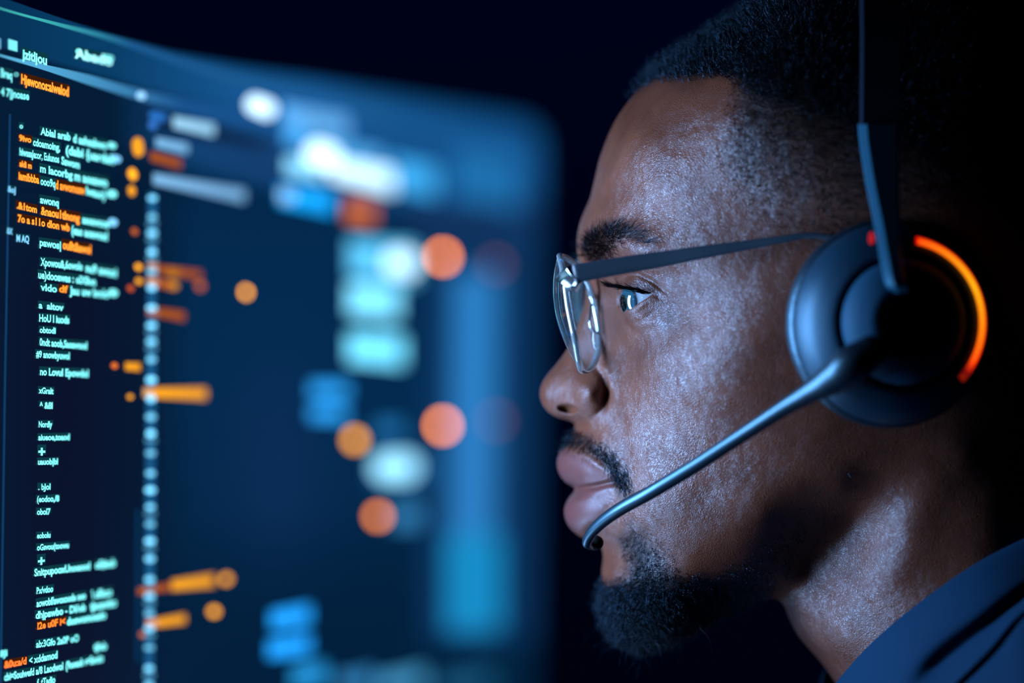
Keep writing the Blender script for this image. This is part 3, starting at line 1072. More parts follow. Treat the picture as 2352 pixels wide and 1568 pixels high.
def cup(side):
    C = PX(2088, 738, 1.140)
    ax = np.array((math.sin(math.radians(7)), -math.cos(math.radians(7)), .02))
    flip = lambda V: V
    if side:
        def flip(V):
            V = V.copy(); V[:, 1] = 2 * YM - V[:, 1]; return V
    h = empty('ear_cup', C if not side else (C[0], 2 * YM - C[1], C[2]), '', '')
    del h['label']; del h['category']
    h.parent = headset
    root = h

    def add(nm, V, F, mat, **k):
        return mesh_np(nm, flip(V), F, mat, root, **k)
    prof = lambda p: smooth_path(p, 10 * (len(p) - 1))
    V, F = revolve(prof([(1.9, -3.0), (2.2, -3.35), (2.7, -3.5), (3.15, -3.38), (3.34, -3.0), (3.34, -2.6), (3.12, -2.34), (2.6, -2.2)]), C, ax)
    add('ear_cushion', V, F, M_PAD)
    V, F = revolve(np.concatenate((prof([(2.7, -2.35), (3.12, -2.32), (3.22, -2.1), (3.12, -1.8), (2.85, -1.38), (2.5, -1.05), (2.2, -.86), (2.08, -.92)]),
                                   prof([(2.08, -.92), (2.04, -1.15), (1.5, -1.2), (0, -1.2)]))), C, ax)
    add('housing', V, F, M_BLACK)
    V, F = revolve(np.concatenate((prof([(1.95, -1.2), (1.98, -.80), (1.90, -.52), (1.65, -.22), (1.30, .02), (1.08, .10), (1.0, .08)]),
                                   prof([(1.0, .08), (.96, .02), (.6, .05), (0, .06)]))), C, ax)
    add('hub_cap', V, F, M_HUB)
    # light ring: an arc let into the housing
    e1 = unit(np.cross(ax, UPV)); e2 = np.cross(e1, ax)
    s0, s1 = math.radians(79), math.radians(-43)
    if e1[0] < 0:
        s0, s1 = math.pi - s0, math.pi - s1
    an = np.linspace(s0, s1, 90)
    path = C + .0262 * (np.cos(an)[:, None] * e1 + np.sin(an)[:, None] * e2) + ax * -.0114
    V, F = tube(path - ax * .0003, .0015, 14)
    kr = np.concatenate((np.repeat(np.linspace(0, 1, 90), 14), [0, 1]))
    add('glow_edge_tube', V, F, M_GLOW, attrs={'col': np.stack((.85 * np.clip((1 - kr) / .12, .25, 1), .008 + 0 * kr, .002 + 0 * kr), 1)})  # red emissive tube added around the arc as its glow edge
    V, F = tube(path[1:-3] + ax * .0004, .00105, 14)
    k = np.repeat(np.linspace(0, 1, 86), 14); k = np.concatenate((k, [0, 1]))
    hot = np.clip(1 - np.abs(k - .45) / .55, 0, 1) ** .7
    fall = np.clip((1 - k) / .10, .12, 1)
    col = np.stack((1.25 * fall, (.012 + .46 * hot ** 1.4) * fall, .004 + .004 * hot), 1)
    add('light_ring', V, F, M_GLOW, attrs={'col': col})
    return root


near_cup = cup(0)
far_cup = cup(1)
for cup_ in (near_cup, far_cup):
    cup_.location = Vector(cup_.location) - Vector(headset.location)
    for o_ in cup_.children:
        fix_child(o_)

ic = to_world(np.array(2001.), np.array(548.), np.array(9.35))  # small emissive bead added as a red glint of the light ring
ph = np.linspace(0, 2 * np.pi, 16, endpoint=False)
Vp = np.concatenate([np.stack((ic[0] + .0010 * math.sin(math.pi * i / 10) * np.cos(ph), ic[1] + .0010 * math.sin(math.pi * i / 10) * np.sin(ph), np.full(16, ic[2] + .0022 * math.cos(math.pi * i / 10))), 1) for i in range(11)])
ix = np.arange(11 * 16).reshape(11, 16); nx = np.roll(ix, -1, 1)
glint = mesh_np('red_glint', Vp, [np.stack((ix[:-1], nx[:-1], nx[1:], ix[1:]), -1).reshape(-1, 4)], M_GLOW, near_cup, attrs={'col': np.tile((.42, .012, .02), (len(Vp), 1))})
fix_child(glint)

# headband arching over the crown
hb = [(8.35, 325), (8.5, 230), (8.55, 120), (8.3, 10), (7.6, -90), (6.3, -190), (4.2, -265), (2.0, -300), (0, -308)]
hb = np.array(hb + [(-a, b) for a, b in hb[:-1][::-1]], float)
hb = smooth_path(hb, 130)
V = []
secs = [(-1, .55), (-.93, 1), (.93, 1), (1, .55), (1, -.8), (.9, -1), (-.9, -1), (-1, -.8)]
pc = np.array([PX(2018, b, YM) for a, b in hb]); pc[:, 1] = YM - hb[:, 0] / 100
pc[:, 0] = PX(2018, 784, YM - .08)[0]
tg = unit(np.gradient(pc, axis=0))
for k in range(len(pc)):
    nrm_ = np.cross(tg[k], np.array((1.0, 0, 0)))
    out_ = nrm_ if nrm_ @ (pc[k] - PX(2018, 400, YM)) > 0 else -nrm_
    for a, b in secs:
        V.append(pc[k] + np.array((1, 0, 0)) * a * .0062 + out_ * b * .0032)
n = len(secs)
idx = np.arange(len(V)).reshape(-1, n); nx = np.roll(idx, -1, 1)
F = np.stack((idx[:-1], nx[:-1], nx[1:], idx[1:]), -1).reshape(-1, 4)
mesh_np('headband', np.array(V), [F, idx[:1], idx[-1:]], M_BAND, headset, smooth=False)


def yoke(side):
    rows = [(285, 1970, 2062, 8.75), (330, 1974, 2063, 8.95), (420, 1988, 2065, 9.45), (520, 2008, 2068, 10.1), (600, 2022, 2072, 10.65), (650, 2032, 2082, 10.9), (672, 2044, 2090, 10.75)]
    rows = smooth_path(rows, 40)
    V = []
    for v_, ul, ur, h_ in rows:
        sec = [(ul, h_ - .42), (ul + 3, h_ - .17), (ul + 21, h_), (ur - 4, h_), (ur, h_ - .1), (ur, h_ - .6), (ul + 8, h_ - .6)]
        for a, b in sec:
            V.append(to_world(np.array(a), np.array(v_), np.array(b)))
    V = np.array(V)
    if side:
        V[:, 1] = 2 * YM - V[:, 1]
    n = 7
    idx = np.arange(len(V)).reshape(-1, n); nx = np.roll(idx, -1, 1)
    F = np.stack((idx[:-1], nx[:-1], nx[1:], idx[1:]), -1).reshape(-1, 4)
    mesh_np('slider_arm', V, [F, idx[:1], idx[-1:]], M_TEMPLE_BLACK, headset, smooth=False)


M_TEMPLE_BLACK = plain('blue_sheen_black_metal', (.010, .065, .115), .34, spec=1.0, tint=(.25, .75, 1.0))  # blue light on the black arm put into base colour and tint
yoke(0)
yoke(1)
# boom microphone
bp_ = smooth_path([(2010, 800, 10.75, .50), (1960, 836, 10.7, .62), (1915, 868, 10.35, .52), (1862, 900, 9.85, .36), (1800, 937, 9.2, .275), (1700, 1002, 8.15, .24), (1600, 1067, 7.2, .235),
                   (1500, 1127, 6.25, .23), (1432, 1164, 5.45, .225), (1388, 1194, 4.8, .21), (1358, 1224, 4.25, .185), (1348, 1246, 3.85, .16), (1356, 1254, 3.4, .13)], 150)
bw = to_world(bp_[:, 0], bp_[:, 1], np.maximum(bp_[:, 2], half_width(bp_[:, 0], bp_[:, 1]) + bp_[:, 3] + .05))
boom = mesh_np('microphone_boom', *tube(bw, bp_[:, 3] / 100, 22), M_BOOM, headset)
# foam tip turned in towards the lips
c = to_world(np.array(1366.), np.array(1246.), np.array(2.9))
ph = np.linspace(0, 2 * np.pi, 28, endpoint=False)
Vp = []
for i in range(17):
    th = math.pi * i / 16
    rr_ = math.sin(th) ** .7
    Vp.append(np.stack((c[0] + .0030 * rr_ * np.cos(ph), np.full(28, c[1] - .0055 * math.cos(th)), c[2] + .0026 * rr_ * np.sin(ph)), 1))
ix = np.arange(17 * 28).reshape(17, 28); nx = np.roll(ix, -1, 1)
mic = mesh_np('microphone_tip', np.concatenate(Vp), [np.stack((ix[:-1], nx[:-1], nx[1:], ix[1:]), -1).reshape(-1, 4)], M_FOAM)
mic.parent = boom
for o_ in headset.children:
    if o_.type == 'MESH':
        fix_child(o_)
mic.location = (0, 0, 0)

# ------------------------------------------------------------------ curved monitor
monitor = empty('curved_monitor', SP(np.array(600.), np.array(1900.)), 'large curved monitor showing lines of glowing cyan and orange code in a dark room', 'monitor')


def vtop(U):
    v = np.interp(U, [-900, -400, 0, 150, 250, 383, 550, 700, 900, 1100, 1170, 1205, 1226, 1240], [-390, -165, -4, 48, 80, 118, 152, 178, 217, 257, 270, 281, 297, 330])
    return v


VBOT = 2250.0


def grid_panel(lift, grow, us, nv):
    UU, Wt = np.meshgrid(us, np.linspace(0, 1, nv), indexing='ij')
    top = vtop(np.clip(UU, -900, 1240)) - grow
    VV = top + Wt * (VBOT + grow - top)
    Ux = UU - .012 * (VV - 784)
    return UU, VV, SP(Ux, VV, lift)


def mixc(a, b, t):
    t = np.clip(t, 0, 1)[..., None]
    return a * (1 - t) + b * t


L3 = lambda *c: np.array(lin(*c))


def panel_colour(U, V):
    c = np.ones(U.shape + (3,)) * L3(4, 28, 54)
    c = mixc(c, L3(9, 18, 42), np.exp(-((U - 150) / 190) ** 2) * np.clip((V - 380) / 300, 0, 1))
    c = mixc(c, L3(3, 42, 78), np.clip((U - 330) / 120, 0, 1) * np.clip(1.15 - np.abs(V - 750) / 900, 0, 1))
    c = mixc(c, L3(16, 48, 92), np.exp(-((U - 640) / 130) ** 2 - ((V - 1080) / 260) ** 2) * .6)
    c = mixc(c, L3(2, 30, 58), np.clip((V - 1180) / 260, 0, 1) * .8 * (U > 330))
    # window title bands under the top edge
    t = V - vtop(np.clip(U, -900, 1240))
    wide = 1.0 - np.clip(U, 0, 1200) / 2600
    c = mixc(c, L3(8, 62, 104), np.clip((118 * wide - t) / 10, 0, 1) * np.clip((U + 300) / 500, 0, 1))
    c = mixc(c, L3(28, 98, 166), np.clip((150 - np.abs(t - 130)) / 60, 0, 1) * np.clip((U - 250) / 500, 0, 1) * np.clip((1020 - U) / 300, .6, 1))
    c = mixc(c, L3(12, 32, 62), np.exp(-((t - 168) / 22) ** 2) * np.clip((U - 300) / 90, 0, 1) * np.clip((700 - U) / 120, 0, 1))
    c = mixc(c, L3(20, 52, 98), np.exp(-((t - 215) / 40) ** 2) * np.clip((U - 380) / 200, 0, 1) * np.clip((950 - U) / 200, 0, 1) * .8)
    c = mixc(c, L3(20, 48, 90), np.clip((U - 900) / 60, 0, 1) * np.clip((V - 440) / 50, 0, 1) * np.clip((560 - V) / 60, 0, 1))
    # side column on the right
    col = np.clip((U - 1015) / 40, 0, 1) * np.clip((1165 - U) / 40, 0, 1) * np.clip((V - 600) / 40, 0, 1) * np.clip((1480 - V) / 40, 0, 1)
    c = mixc(c, L3(46, 132, 205), col * .95)
    c = mixc(c, L3(14, 54, 98), np.clip((U - 960) / 30, 0, 1) * np.clip((V - 500) / 50, 0, 1) * (1 - col) * .8)
    c = mixc(c, L3(2, 34, 62), np.clip((V - 1440) / 60, 0, 1) * np.clip((U - 940) / 40, 0, 1))
    return c


us = np.concatenate((np.arange(-900, 1160, 8.0), np.arange(1160, 1241, 3.0)))
UU, VV, PP = grid_panel(0, 0, us, 230)
idx = np.arange(UU.size).reshape(UU.shape)
F = np.stack((idx[:-1, :-1], idx[:-1, 1:], idx[1:, 1:], idx[1:, :-1]), -1).reshape(-1, 4)


def screen_material(name):
    m, nt, b, out = nmat(name)
    at = nt.nodes.new('ShaderNodeAttribute'); at.attribute_name = 'col'
    b.inputs['Base Color'].default_value = (.004, .004, .005, 1)
    b.inputs['Roughness'].default_value = .35
    b.inputs['Specular IOR Level'].default_value = .2
    nt.links.new(at.outputs['Color'], b.inputs['Emission Color'])
    b.inputs['Emission Strength'].default_value = 1.0
    return m


M_SCREEN = screen_material('display')
M_PIX = M_GLOW
panel = mesh_np('display_panel', PP.reshape(-1, 3), [F], M_SCREEN, monitor, attrs={'col': panel_colour(UU, VV).reshape(-1, 3)})
# black shell around and behind the panel
ub = np.concatenate(([-912], us, [1250]))
parts = []
A = grid_panel(.0006, 9, ub, 60); B = grid_panel(-.018, 9, ub, 60)
fr = A[2]; bk = B[2] + np.array((-.016, 0, 0))
i0 = np.arange(fr.shape[0] * fr.shape[1]).reshape(fr.shape[:2])
off = i0.size


def quads(I, flip=False):
    q = np.stack((I[:-1, :-1], I[:-1, 1:], I[1:, 1:], I[1:, :-1]), -1).reshape(-1, 4)
    return q[:, ::-1] if flip else q


edge = np.concatenate((i0[:, 0], i0[-1, 1:], i0[::-1, -1][1:], i0[0, ::-1][1:]))
side_q = np.stack((edge[:-1], edge[1:], edge[1:] + off, edge[:-1] + off), 1)
frB = fr + np.array((-.0035, .0012, 0))
mesh_np('back_shell', np.concatenate((frB.reshape(-1, 3), bk.reshape(-1, 3))), [quads(i0), quads(i0 + off, True), side_q], M_BEZEL, monitor, smooth=False)

CY = (120, 230, 235)
OR = (255, 150, 50)


class Ink:
    """collects flat luminous shapes that lie on the display"""
    def __init__(self):
        self.V, self.F, self.C, self.n = [], [], [], 0

    def poly(self, uv, faces, col, k=1.0, lift=.0004):
        uv = np.asarray(uv, float)
        self.V.append(SP(uv[:, 0], uv[:, 1], lift))
        for f in faces:
            self.F.append(np.asarray(f) + self.n)
        self.C.append(np.tile(L3(*col) * k, (len(uv), 1)))
        self.n += len(uv)

    def capsule(self, u1, v1, u2, v2, r, col, k=1.0, lift=.0004, ry=None):
        ry = ry or r
        d = np.array((u2 - u1, v2 - v1), float)
        n = 14
        a = math.atan2(d[1], d[0] + 1e-9)
        A = np.linspace(a - math.pi / 2, a + math.pi / 2, n)
        p = np.concatenate((np.stack((u2 + r * np.cos(A), v2 + ry * np.sin(A)), 1), np.stack((u1 - r * np.cos(A), v1 - ry * np.sin(A)), 1)))
        c = p.mean(0)[None]
        m = len(p)
        self.poly(np.concatenate((p, c)), [np.stack((np.arange(m), (np.arange(m) + 1) % m, np.full(m, m)), 1)], col, k, lift)

    def rect(self, u1, v1, u2, v2, h, col, k=1.0, lift=.0004):
        """bar along a slanted line, h = height"""
        n = max(2, int(abs(u2 - u1) / 12) + 2)
        t = np.linspace(0, 1, n)
        u = u1 + (u2 - u1) * t; v = v1 + (v2 - v1) * t
        p = np.concatenate((np.stack((u, v - h / 2), 1), np.stack((u, v + h / 2), 1)))
        i = np.arange(n - 1)
        self.poly(p, [np.stack((i, i + 1, i + 1 + n, i + n), 1)], col, k, lift)

    def strip(self, pts, w, cols, lift=.0003):
        p = np.asarray(pts, float); n = len(p)
        w = np.broadcast_to(np.asarray(w, float), (n,))
        t = unit(np.gradient(p, axis=0)); nn = np.stack((-t[:, 1], t[:, 0]), 1)
        q = np.concatenate((p - nn * w[:, None] / 2, p + nn * w[:, None] / 2))
        i = np.arange(n - 1)
        self.V.append(SP(q[:, 0], q[:, 1], lift))
        self.F.append(np.stack((i, i + 1, i + 1 + n, i + n), 1) + self.n)
        self.C.append(np.concatenate((cols, cols))); self.n += 2 * n

    def text(self, s_, u1, v1, u2, v2, h, col, k=1.0):
        self.rect(u1 - 2, v1, u2 + 2, v2, h * .95, (30, 110, 125) if col[2] > 150 else (120, 56, 20), .28, .0003)  # dim bar behind the glyphs, a drawn bloom around the text
        v_, f_ = glyphs(s_)
        x0, x1 = v_[:, 0].min(), v_[:, 0].max()
        t = (v_[:, 0] - x0) / max(1e-6, x1 - x0)
        y = (v_[:, 1] - .25) / .72
        u = u1 + (u2 - u1) * t
        v = v1 + (v2 - v1) * t - (y - .35) * h
        self.poly(np.stack((u, v), 1), [f_], col, k * 1.45, .0005)

    def build(self, name, parent=None):
        by = {}
        for f in self.F:
            by.setdefault(f.shape[1], []).append(f)
        return mesh_np(name, np.concatenate(self.V), [np.concatenate(x) for x in by.values()], M_PIX, parent or panel, smooth=False, attrs={'col': np.concatenate(self.C)})


_gc = {}


def glyphs(s_):
    if s_ in _gc:
        return _gc[s_]
    c = bpy.data.curves.new('t', 'FONT')
    c.body = s_; c.size = 1.0; c.resolution_u = 3; c.offset = .036
    o = bpy.data.objects.new('t', c)
    COL.objects.link(o)
    me = o.evaluated_get(bpy.context.evaluated_depsgraph_get()).to_mesh()
    v_ = np.empty(len(me.vertices) * 3, np.float32); me.vertices.foreach_get('co', v_); v_ = v_.reshape(-1, 3)
    me.calc_loop_triangles()
    f_ = np.empty(len(me.loop_triangles) * 3, np.int32); me.loop_triangles.foreach_get('vertices', f_); f_ = f_.reshape(-1, 3)
    bpy.data.objects.remove(o); bpy.data.curves.remove(c)
    _gc[s_] = (v_[:, :2].astype(float), f_)
    return _gc[s_]


T = lambda *a: ('t',) + a
C_ = lambda *a: ('c',) + a
R_ = lambda *a: ('r',) + a
c1, o1 = CY, OR
sky = (120, 200, 245)
LINES = [
    # menu bar and window heads
    [R_(19, 101, 40, 107, 24, c1, 1.2), T('jzitljou', 51, 118, 108, 134, 22, c1, 1.3), R_(-8, 98, 2, 101, 24, sky, .8)],
    [T('Abado', 172, 117, 258, 135, 22, (150, 235, 240), 1.3), C_(180, 118, 182, 119, 7, c1, 1.3), C_(244, 132, 254, 134, 7, c1, 1.2)],
    [T('Breq', 2, 162, 28, 169, 20, c1, 1.0), C_(37, 171, 38, 171, 6, c1, .5), T('Hjewonos:alwelod', 49, 176, 158, 206, 22, o1, 1.3)],
    [T('4 7|jnoase', 2, 206, 67, 217, 18, c1, 1.0)],
    # upper block
    [T('o', 45, 286, 53, 287, 12, c1, 1.0)],
    [T('Abial arab', 93, 297, 162, 311, 17, c1, 1.2), T('d ashsabwo', 168, 313, 245, 330, 19, c1, 1.25), C_(254, 333, 260, 335, 7, c1, 1.5)],
    [T('9ivo', 44, 313, 72, 318, 14, o1, 1.2), T('cdoamoing,', 76, 322, 138, 335, 17, c1, 1.2), T('(dabi {uardah', 151, 339, 262, 363, 20, c1, 1.25), C_(262, 363, 270, 366, 8, sky, 1.5)],
    [T('hiwssaJe:or, Eulunos', 45, 344, 136, 362, 17, c1, 1.15), T('Sawom', 141, 364, 183, 375, 18, c1, 1.2)],
    [T('aldi m', 45, 372, 73, 378, 14, o1, 1.2), T('m Iacorbg', 92, 382, 167, 398, 18, c1, 1.2), T('m aosawo', 171, 399, 247, 415, 21, c1, 1.25)],
    [T('iamibbba', 43, 399, 90, 409, 18, o1, 1.2), T('ooo9q', 93, 411, 127, 418, 18, c1, 1.1), T('d avwomosw', 128, 419, 195, 433, 20, o1, 1.1), T('Iwauo)', 198, 433, 242, 443, 20, c1, 1.2), C_(254, 445, 260, 446, 9, c1, 1.5)],
    [T('&oJ', 18, 430, 36, 434, 14, sky, .9)],
    [T('awonq', 92, 454, 135, 462, 17, c1, 1.2)],
    [T('.&1tom', 39, 467, 85, 478, 16, o1, 1.25), T('&naou1tlnong', 94, 479, 183, 497, 19, o1, 1.25), T('asoawooe', 189, 499, 250, 510, 19, c1, 1.25), C_(257, 510, 261, 511, 9, sky, 1.5)],
    [T('7o a s11o dlon wb', 41, 497, 160, 519, 17, o1, 1.2), T('(eao aoawoad', 164, 523, 247, 538, 20, c1, 1.2)],
    [T('&X', 16, 526, 29, 529, 14, sky, .9)],
    [T('M AQ', 38, 543, 67, 546, 16, sky, 1.0)],
    [T('pawos|', 91, 552, 140, 560, 17, c1, 1.1), T('ou8t&awol', 144, 557, 209, 569, 20, o1, 1.2)],
    [T('Xpowou&,6owolo', 93, 597, 190, 608, 18, c1, 1.2), T('nu9 awuoi', 197, 610, 268, 622, 20, c1, 1.25)],
    [T('ue)dooawas : olX8on', 88, 626, 220, 643, 18, c1, 1.2)],
    [T('vldo', 93, 655, 131, 660, 16, c1, 1.1), T('df', 136, 659, 156, 661, 16, o1, 1.0), T('Jau uw bmlo', 160, 662, 250, 671, 19, c1, 1.15), C_(257, 672, 262, 673, 9, c1, 1.5)],
    [T('a  altov', 89, 697, 146, 703, 15, c1, 1.2)],
    [T('HoU l iuods', 90, 726, 159, 731, 17, c1, 1.2)],
    [T('obtodi', 91, 754, 128, 756, 14, c1, 1.2)],
    [T('0ndt aoob,Saoawood', 91, 781, 200, 790, 17, c1, 1.2)],
    [T('#9 anowbyuwol', 83, 809, 160, 814, 16, c1, 1.2)],
    [T('no LovuI Epowdol', 92, 849, 203, 854, 17, c1, 1.2)],
    [T('xGralt', 89, 893, 123, 895, 14, c1, 1.2)],
    [T('^ &8l', 91, 927, 121, 928, 15, c1, 1.2)],
    [T('Nordly', 89, 971, 120, 971, 14, c1, 1.2)],
    [T('aiueoe,toaod', 88, 1001, 160, 1000, 14, c1, 1.2)],
    [T('+', 88, 1032, 104, 1032, 24, c1, 1.2)],
    [T('uauob|bl', 87, 1057, 133, 1056, 14, c1, 1.2)],
    [T('. bJol', 88, 1115, 116, 1114, 14, c1, 1.1)],
    [T('(eodoo,/8', 85, 1143, 136, 1141, 14, c1, 1.2)],
    [T('obol7', 85, 1172, 116, 1171, 14, c1, 1.2)],
    [T('eobolu', 85, 1227, 116, 1225, 13, c1, 1.2)],
    [T('oGsvou(toowu', 85, 1254, 158, 1248, 14, c1, 1.2)],
    [T('+', 87, 1284, 103, 1282, 24, c1, 1.1)],
    [T('SnitpupooxUnoeood', 79, 1311, 207, 1295, 17, c1, 1.25), T('oE#aub', 219, 1293, 265, 1287, 18, c1, 1.25)],
    [T('Px/vdoo', 84, 1353, 122, 1348, 15, c1, 1.2)],
    [T('aowobf/awoxoode ooo', 84, 1382, 197, 1363, 17, c1, 1.25), T('\\ u8laoo', 210, 1361, 257, 1354, 19, c1, 1.2)],
    [T('dhjpawbo - DI/ob', 82, 1409, 197, 1390, 17, c1, 1.25), T('tJaoawlso', 207, 1388, 267, 1378, 19, c1, 1.25)],
    [T('I2e u0F i<', 86, 1434, 150, 1422, 16, (255, 125, 45), 1.2), T('doswomoeslo', 154, 1423, 243, 1407, 18, c1, 1.3)],
    [T('ab:3Gfo 2a0P oO', 83, 1476, 181, 1461, 16, c1, 1.1)],
    [T('tJlab', 215, 1482, 245, 1479, 16, c1, 1.2)],
    [T('8Ji', 0, 1498, 17, 1495, 15, c1, 1.1)],
    [T('&0u:a/d', 10, 1523, 61, 1513, 16, (255, 120, 50), 1.2), T('< xddamod', 67, 1513, 132, 1499, 17, c1, 1.2)],
    [T('cbi=Souiwefd a/8 Laodwol', 10, 1551, 145, 1525, 17, c1, 1.2), T('(9ooeob v=Savuio', 151, 1524, 237, 1506, 18, c1, 1.25)],
    [T('f. tTadio', 85, 1564, 127, 1556, 16, c1, 1.2)],
]
for ln_ in LINES:
    k_ = Ink()
    for it in ln_:
        if it[0] == 't':
            k_.text(*it[1:])
        elif it[0] == 'c':
            k_.capsule(*it[1:])
        else:
            k_.rect(*it[1:])
    k_.build('code_line')

# rules of the window frames
k_ = Ink()
tt = np.array([(-300, -80), (-120, -24), (0, 19), (130, 55), (268, 92), (478, 161), (700, 218), (900, 262)], float)
tt = smooth_path(tt, 70)
f_ = np.clip(tt[:, 0] / 300, 0, 1)[:, None]
k_.strip(tt, np.interp(tt[:, 0], [0, 300, 900], [3, 14, 30]), L3(70, 205, 195) * (1 - f_) + L3(30, 92, 148) * f_)
k_.build('window_rule')
k_ = Ink()
tt = smooth_path([(-300, 40), (0, 127), (100, 154), (200, 182), (320, 217), (460, 251), (640, 292)], 60)
f_ = np.clip(tt[:, 0] / 420, 0, 1)[:, None]
k_.strip(tt, np.interp(tt[:, 0], [0, 200, 640], [4, 22, 28]), L3(95, 190, 235) * (1 - f_) + L3(26, 84, 146) * f_)
k_.build('window_rule')
k_ = Ink()
tt = np.array([(23 - (v - 262) * .0185 + max(0, v - 900) * .004, v) for v in np.linspace(262, 1568, 60)])
k_.strip(tt, 2.2, np.tile(L3(24, 84, 140), (60, 1)))
k_.build('panel_divider')
k_ = Ink()
tt = np.array([(318 - (v - 900) * .004, v) for v in np.linspace(1170, 1520, 20)])
k_.strip(tt, 8, np.tile(L3(8, 52, 90), (20, 1)))
k_.build('panel_divider')

# minimap column of small marks
k_ = Ink()
tt = np.array([(350 - (v - 440) * .007, v) for v in np.linspace(442, 1600, 60)])
k_.strip(tt, 20, np.tile(L3(26, 92, 142), (60, 1)))
v = 455.0
r2 = random.Random(3)
while v < 1590:
    u = 350 - (v - 440) * .007
    k_.capsule(u - 2, v, u + 2, v, 7 + 2 * r2.random(), (120, 210, 250), 1.3 + 1.3 * r2.random(), .0006, 5 + 2 * r2.random())
    if r2.random() < .55:
        k_.rect(u - 12, v + 16, u + 12, v + 16, 5, (120, 205, 240), .9, .0006)
    v += 34 + 14 * r2.random()
k_.build('minimap_column')

AM = (262, 172, 36)
BRN = (196, 96, 34)
BL = (90, 170, 240)
WH = (222, 262, 284)


def mark(name, *shapes):
    k = Ink()
    for s_ in shapes:
        (k.capsule if s_[0] == 'c' else k.rect)(*s_[1:])
    return k.build(name)


# highlighted runs in the middle panel
mark('code_highlight', C_(322, 206 + 13, 326, 220, 8, (150, 210, 255), 1.6))
mark('code_highlight', C_(352, 265, 372, 270, 10, (50, 130, 225), .8), C_(350, 287, 352, 288, 9, (60, 130, 225), 1.0), R_(398, 280, 492, 299, 26, (160, 220, 255), 1.0))
mark('code_highlight', R_(358, 326, 432, 342, 22, (130, 195, 245), .95))
mark('warning_mark', C_(316, 330, 318, 345, 12, AM, 1.1, .0005, 14))
mark('code_highlight', R_(345, 358, 416, 377, 22, BRN, .7))
mark('warning_mark', C_(303, 398, 306, 402, 9, AM, 1.6, .0005, 12))
mark('warning_mark', C_(302, 436, 303, 440, 8, AM, 1.1, .0005, 10))
mark('code_highlight', R_(352, 410, 562, 450, 26, (130, 190, 240), .95))
mark('warning_mark', C_(308, 530, 310, 533, 6, BRN, 1.3))
mark('code_highlight', C_(317, 612, 319, 614, 6, AM, 1.9), R_(340, 613, 362, 616, 22, (255, 180, 140), .7), R_(365, 618, 462, 632, 18, BRN, .75), C_(392, 624, 404, 626, 10, AM, .7))
mark('code_highlight', C_(318, 645, 320, 646, 6, AM, 1.5), R_(338, 644, 362, 648, 20, (255, 190, 160), .7), R_(362, 650, 398, 655, 18, BRN, .9), C_(392, 655, 400, 656, 9, AM, .8))
mark('warning_mark', C_(459, 655, 460, 657, 8, BRN, 1.6))
mark('warning_mark', C_(299, 661, 301, 663, 6, (190, 80, 40), 1.5))
mark('warning_mark', C_(564, 670, 566, 672, 5, AM, 7.0, .0005, 7))
mark('code_highlight', R_(338, 714, 364, 719, 20, (230, 150, 130), .55), R_(366, 717, 424, 727, 20, BRN, .75), C_(402, 724, 410, 726, 8, BRN, .8))
mark('warning_mark', C_(262, 839, 264, 840, 6, BRN, 2.0))
mark('code_highlight', R_(288, 841, 322, 843, 18, AM, .95))
mark('warning_mark', C_(298, 911, 300, 911, 5, AM, 1.4))
mark('code_highlight', R_(330, 901, 352, 902, 22, (255, 190, 130), .9), R_(352, 902, 474, 904, 24, AM, 1.0))
mark('code_highlight', R_(316, 1358, 390, 1347, 16, BRN, .8), R_(394, 1344, 492, 1332, 24, AM, 1.0))
mark('warning_mark', C_(518, 1330, 521, 1329, 8, AM, 2.4))
mark('warning_mark', C_(490, 1404, 493, 1404, 8, AM, 2.8))
mark('code_highlight', R_(336, 1432, 362, 1430, 18, (255, 180, 140), .9), R_(362, 1430, 426, 1420, 20, AM, .95))
mark('warning_mark', C_(326, 1456, 327, 1458, 6, BRN, 1.3))

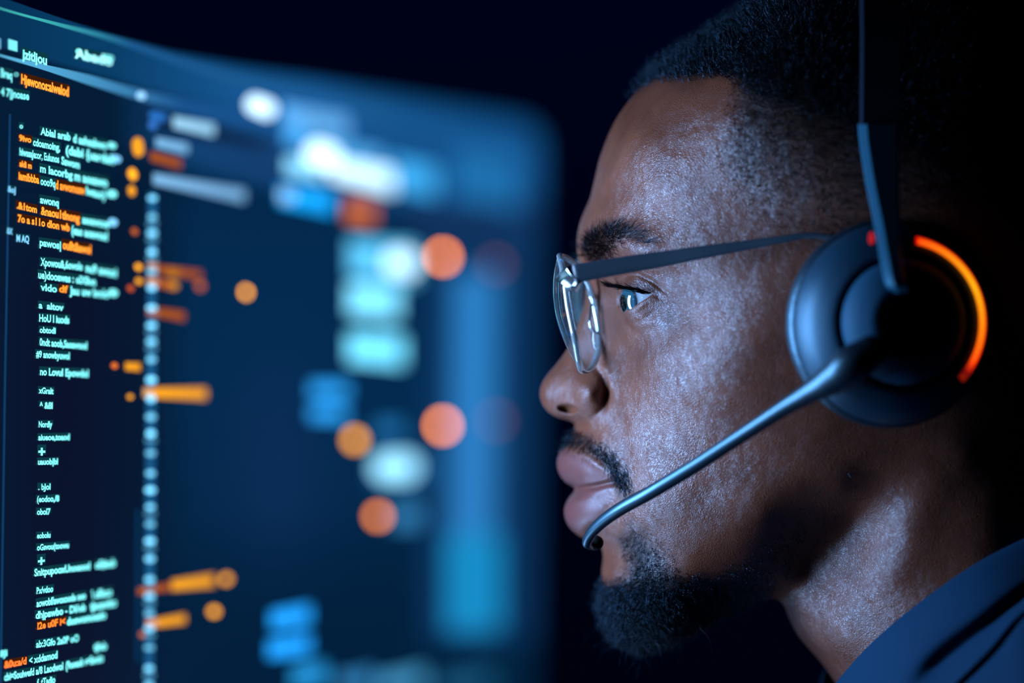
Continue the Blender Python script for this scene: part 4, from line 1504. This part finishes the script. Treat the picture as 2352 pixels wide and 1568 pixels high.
# large soft blocks further along the screen
mark('code_block', C_(585, 240, 612, 250, 20, WH, 1.7))
mark('code_block', R_(650, 258, 800, 292, 46, BL, 1.2), R_(690, 272, 790, 292, 34, (130, 200, 250), .7))
mark('code_block', R_(650, 306, 720, 322, 48, (70, 165, 240), 1.1))
mark('code_block', C_(728, 352, 752, 360, 28, WH, 1.9))
mark('code_block', R_(655, 378, 740, 396, 36, (130, 210, 250), 1.6))
mark('code_block', R_(760, 385, 905, 418, 48, WH, 1.5))
mark('code_block', R_(740, 338, 880, 368, 40, (80, 170, 235), 1.1), R_(900, 395, 1000, 420, 66, (60, 168, 235), 1.25))
mark('code_block', R_(640, 447, 765, 468, 44, (20, 160, 245), 1.5), C_(658, 446, 660, 450, 16, WH, .9))
mark('code_block', R_(796, 484, 858, 492, 44, (232, 118, 46), 1.05))
mark('code_block', R_(800, 590, 955, 606, 84, (90, 195, 245), 1.25), C_(912, 602, 930, 606, 26, WH, 1.9))
mark('code_block', R_(800, 686, 915, 694, 70, (120, 215, 250), 1.7))
mark('code_block', R_(800, 798, 925, 806, 62, (110, 215, 250), 1.8))
mark('warning_mark', C_(1014, 589, 1020, 590, 7, (255, 138, 40), 15.0, .0005, 10))
mark('warning_mark', C_(1137, 607, 1141, 608, 9, (185, 105, 90), 1.5))
mark('warning_mark', C_(1014, 977, 1020, 977, 7, (255, 142, 52), 15.0, .0005, 10))
mark('warning_mark', C_(1137, 966, 1141, 966, 9, (185, 105, 90), 1.5))
mark('warning_mark', C_(813, 1010, 817, 1010, 11, AM, 4.4, .0005, 13))
mark('code_block', R_(712, 894, 800, 897, 34, (40, 150, 230), 1.4))
mark('code_block', R_(712, 949, 795, 949, 32, (40, 150, 230), 1.5))
mark('code_block', R_(862, 988, 925, 988, 40, (40, 130, 200), .75))
mark('code_block', C_(885, 1074, 930, 1072, 28, (150, 222, 252), 1.9), R_(850, 1080, 985, 1078, 70, (30, 110, 175), .7, .0003))
mark('warning_mark', C_(866, 1185, 870, 1185, 9, (255, 142, 46), 6.5, .0005, 11))
mark('code_block', R_(900, 1186, 965, 1184, 48, (60, 150, 215), .8))
mark('code_block', R_(1025, 1340, 1150, 1336, 215, (26, 152, 215), .85))
mark('code_block', R_(1045, 395, 1190, 420, 120, (36, 128, 198), .75))
mark('code_block', R_(622, 1424, 712, 1410, 40, (30, 150, 240), 1.6))
mark('code_block', R_(616, 1492, 712, 1478, 40, (30, 150, 240), 1.6))
mark('code_block', R_(670, 1556, 750, 1542, 42, (40, 160, 235), .95))
mark('code_block', R_(775, 1568, 860, 1556, 40, (60, 150, 215), .7))
mark('code_block', R_(870, 1574, 975, 1556, 40, (80, 175, 230), .8))
mark('code_block', R_(1010, 1580, 1130, 1562, 40, (40, 120, 170), .6))
for o_ in monitor.children:
    fix_child(o_)
    for c_ in o_.children:
        c_.location = (0, 0, 0)
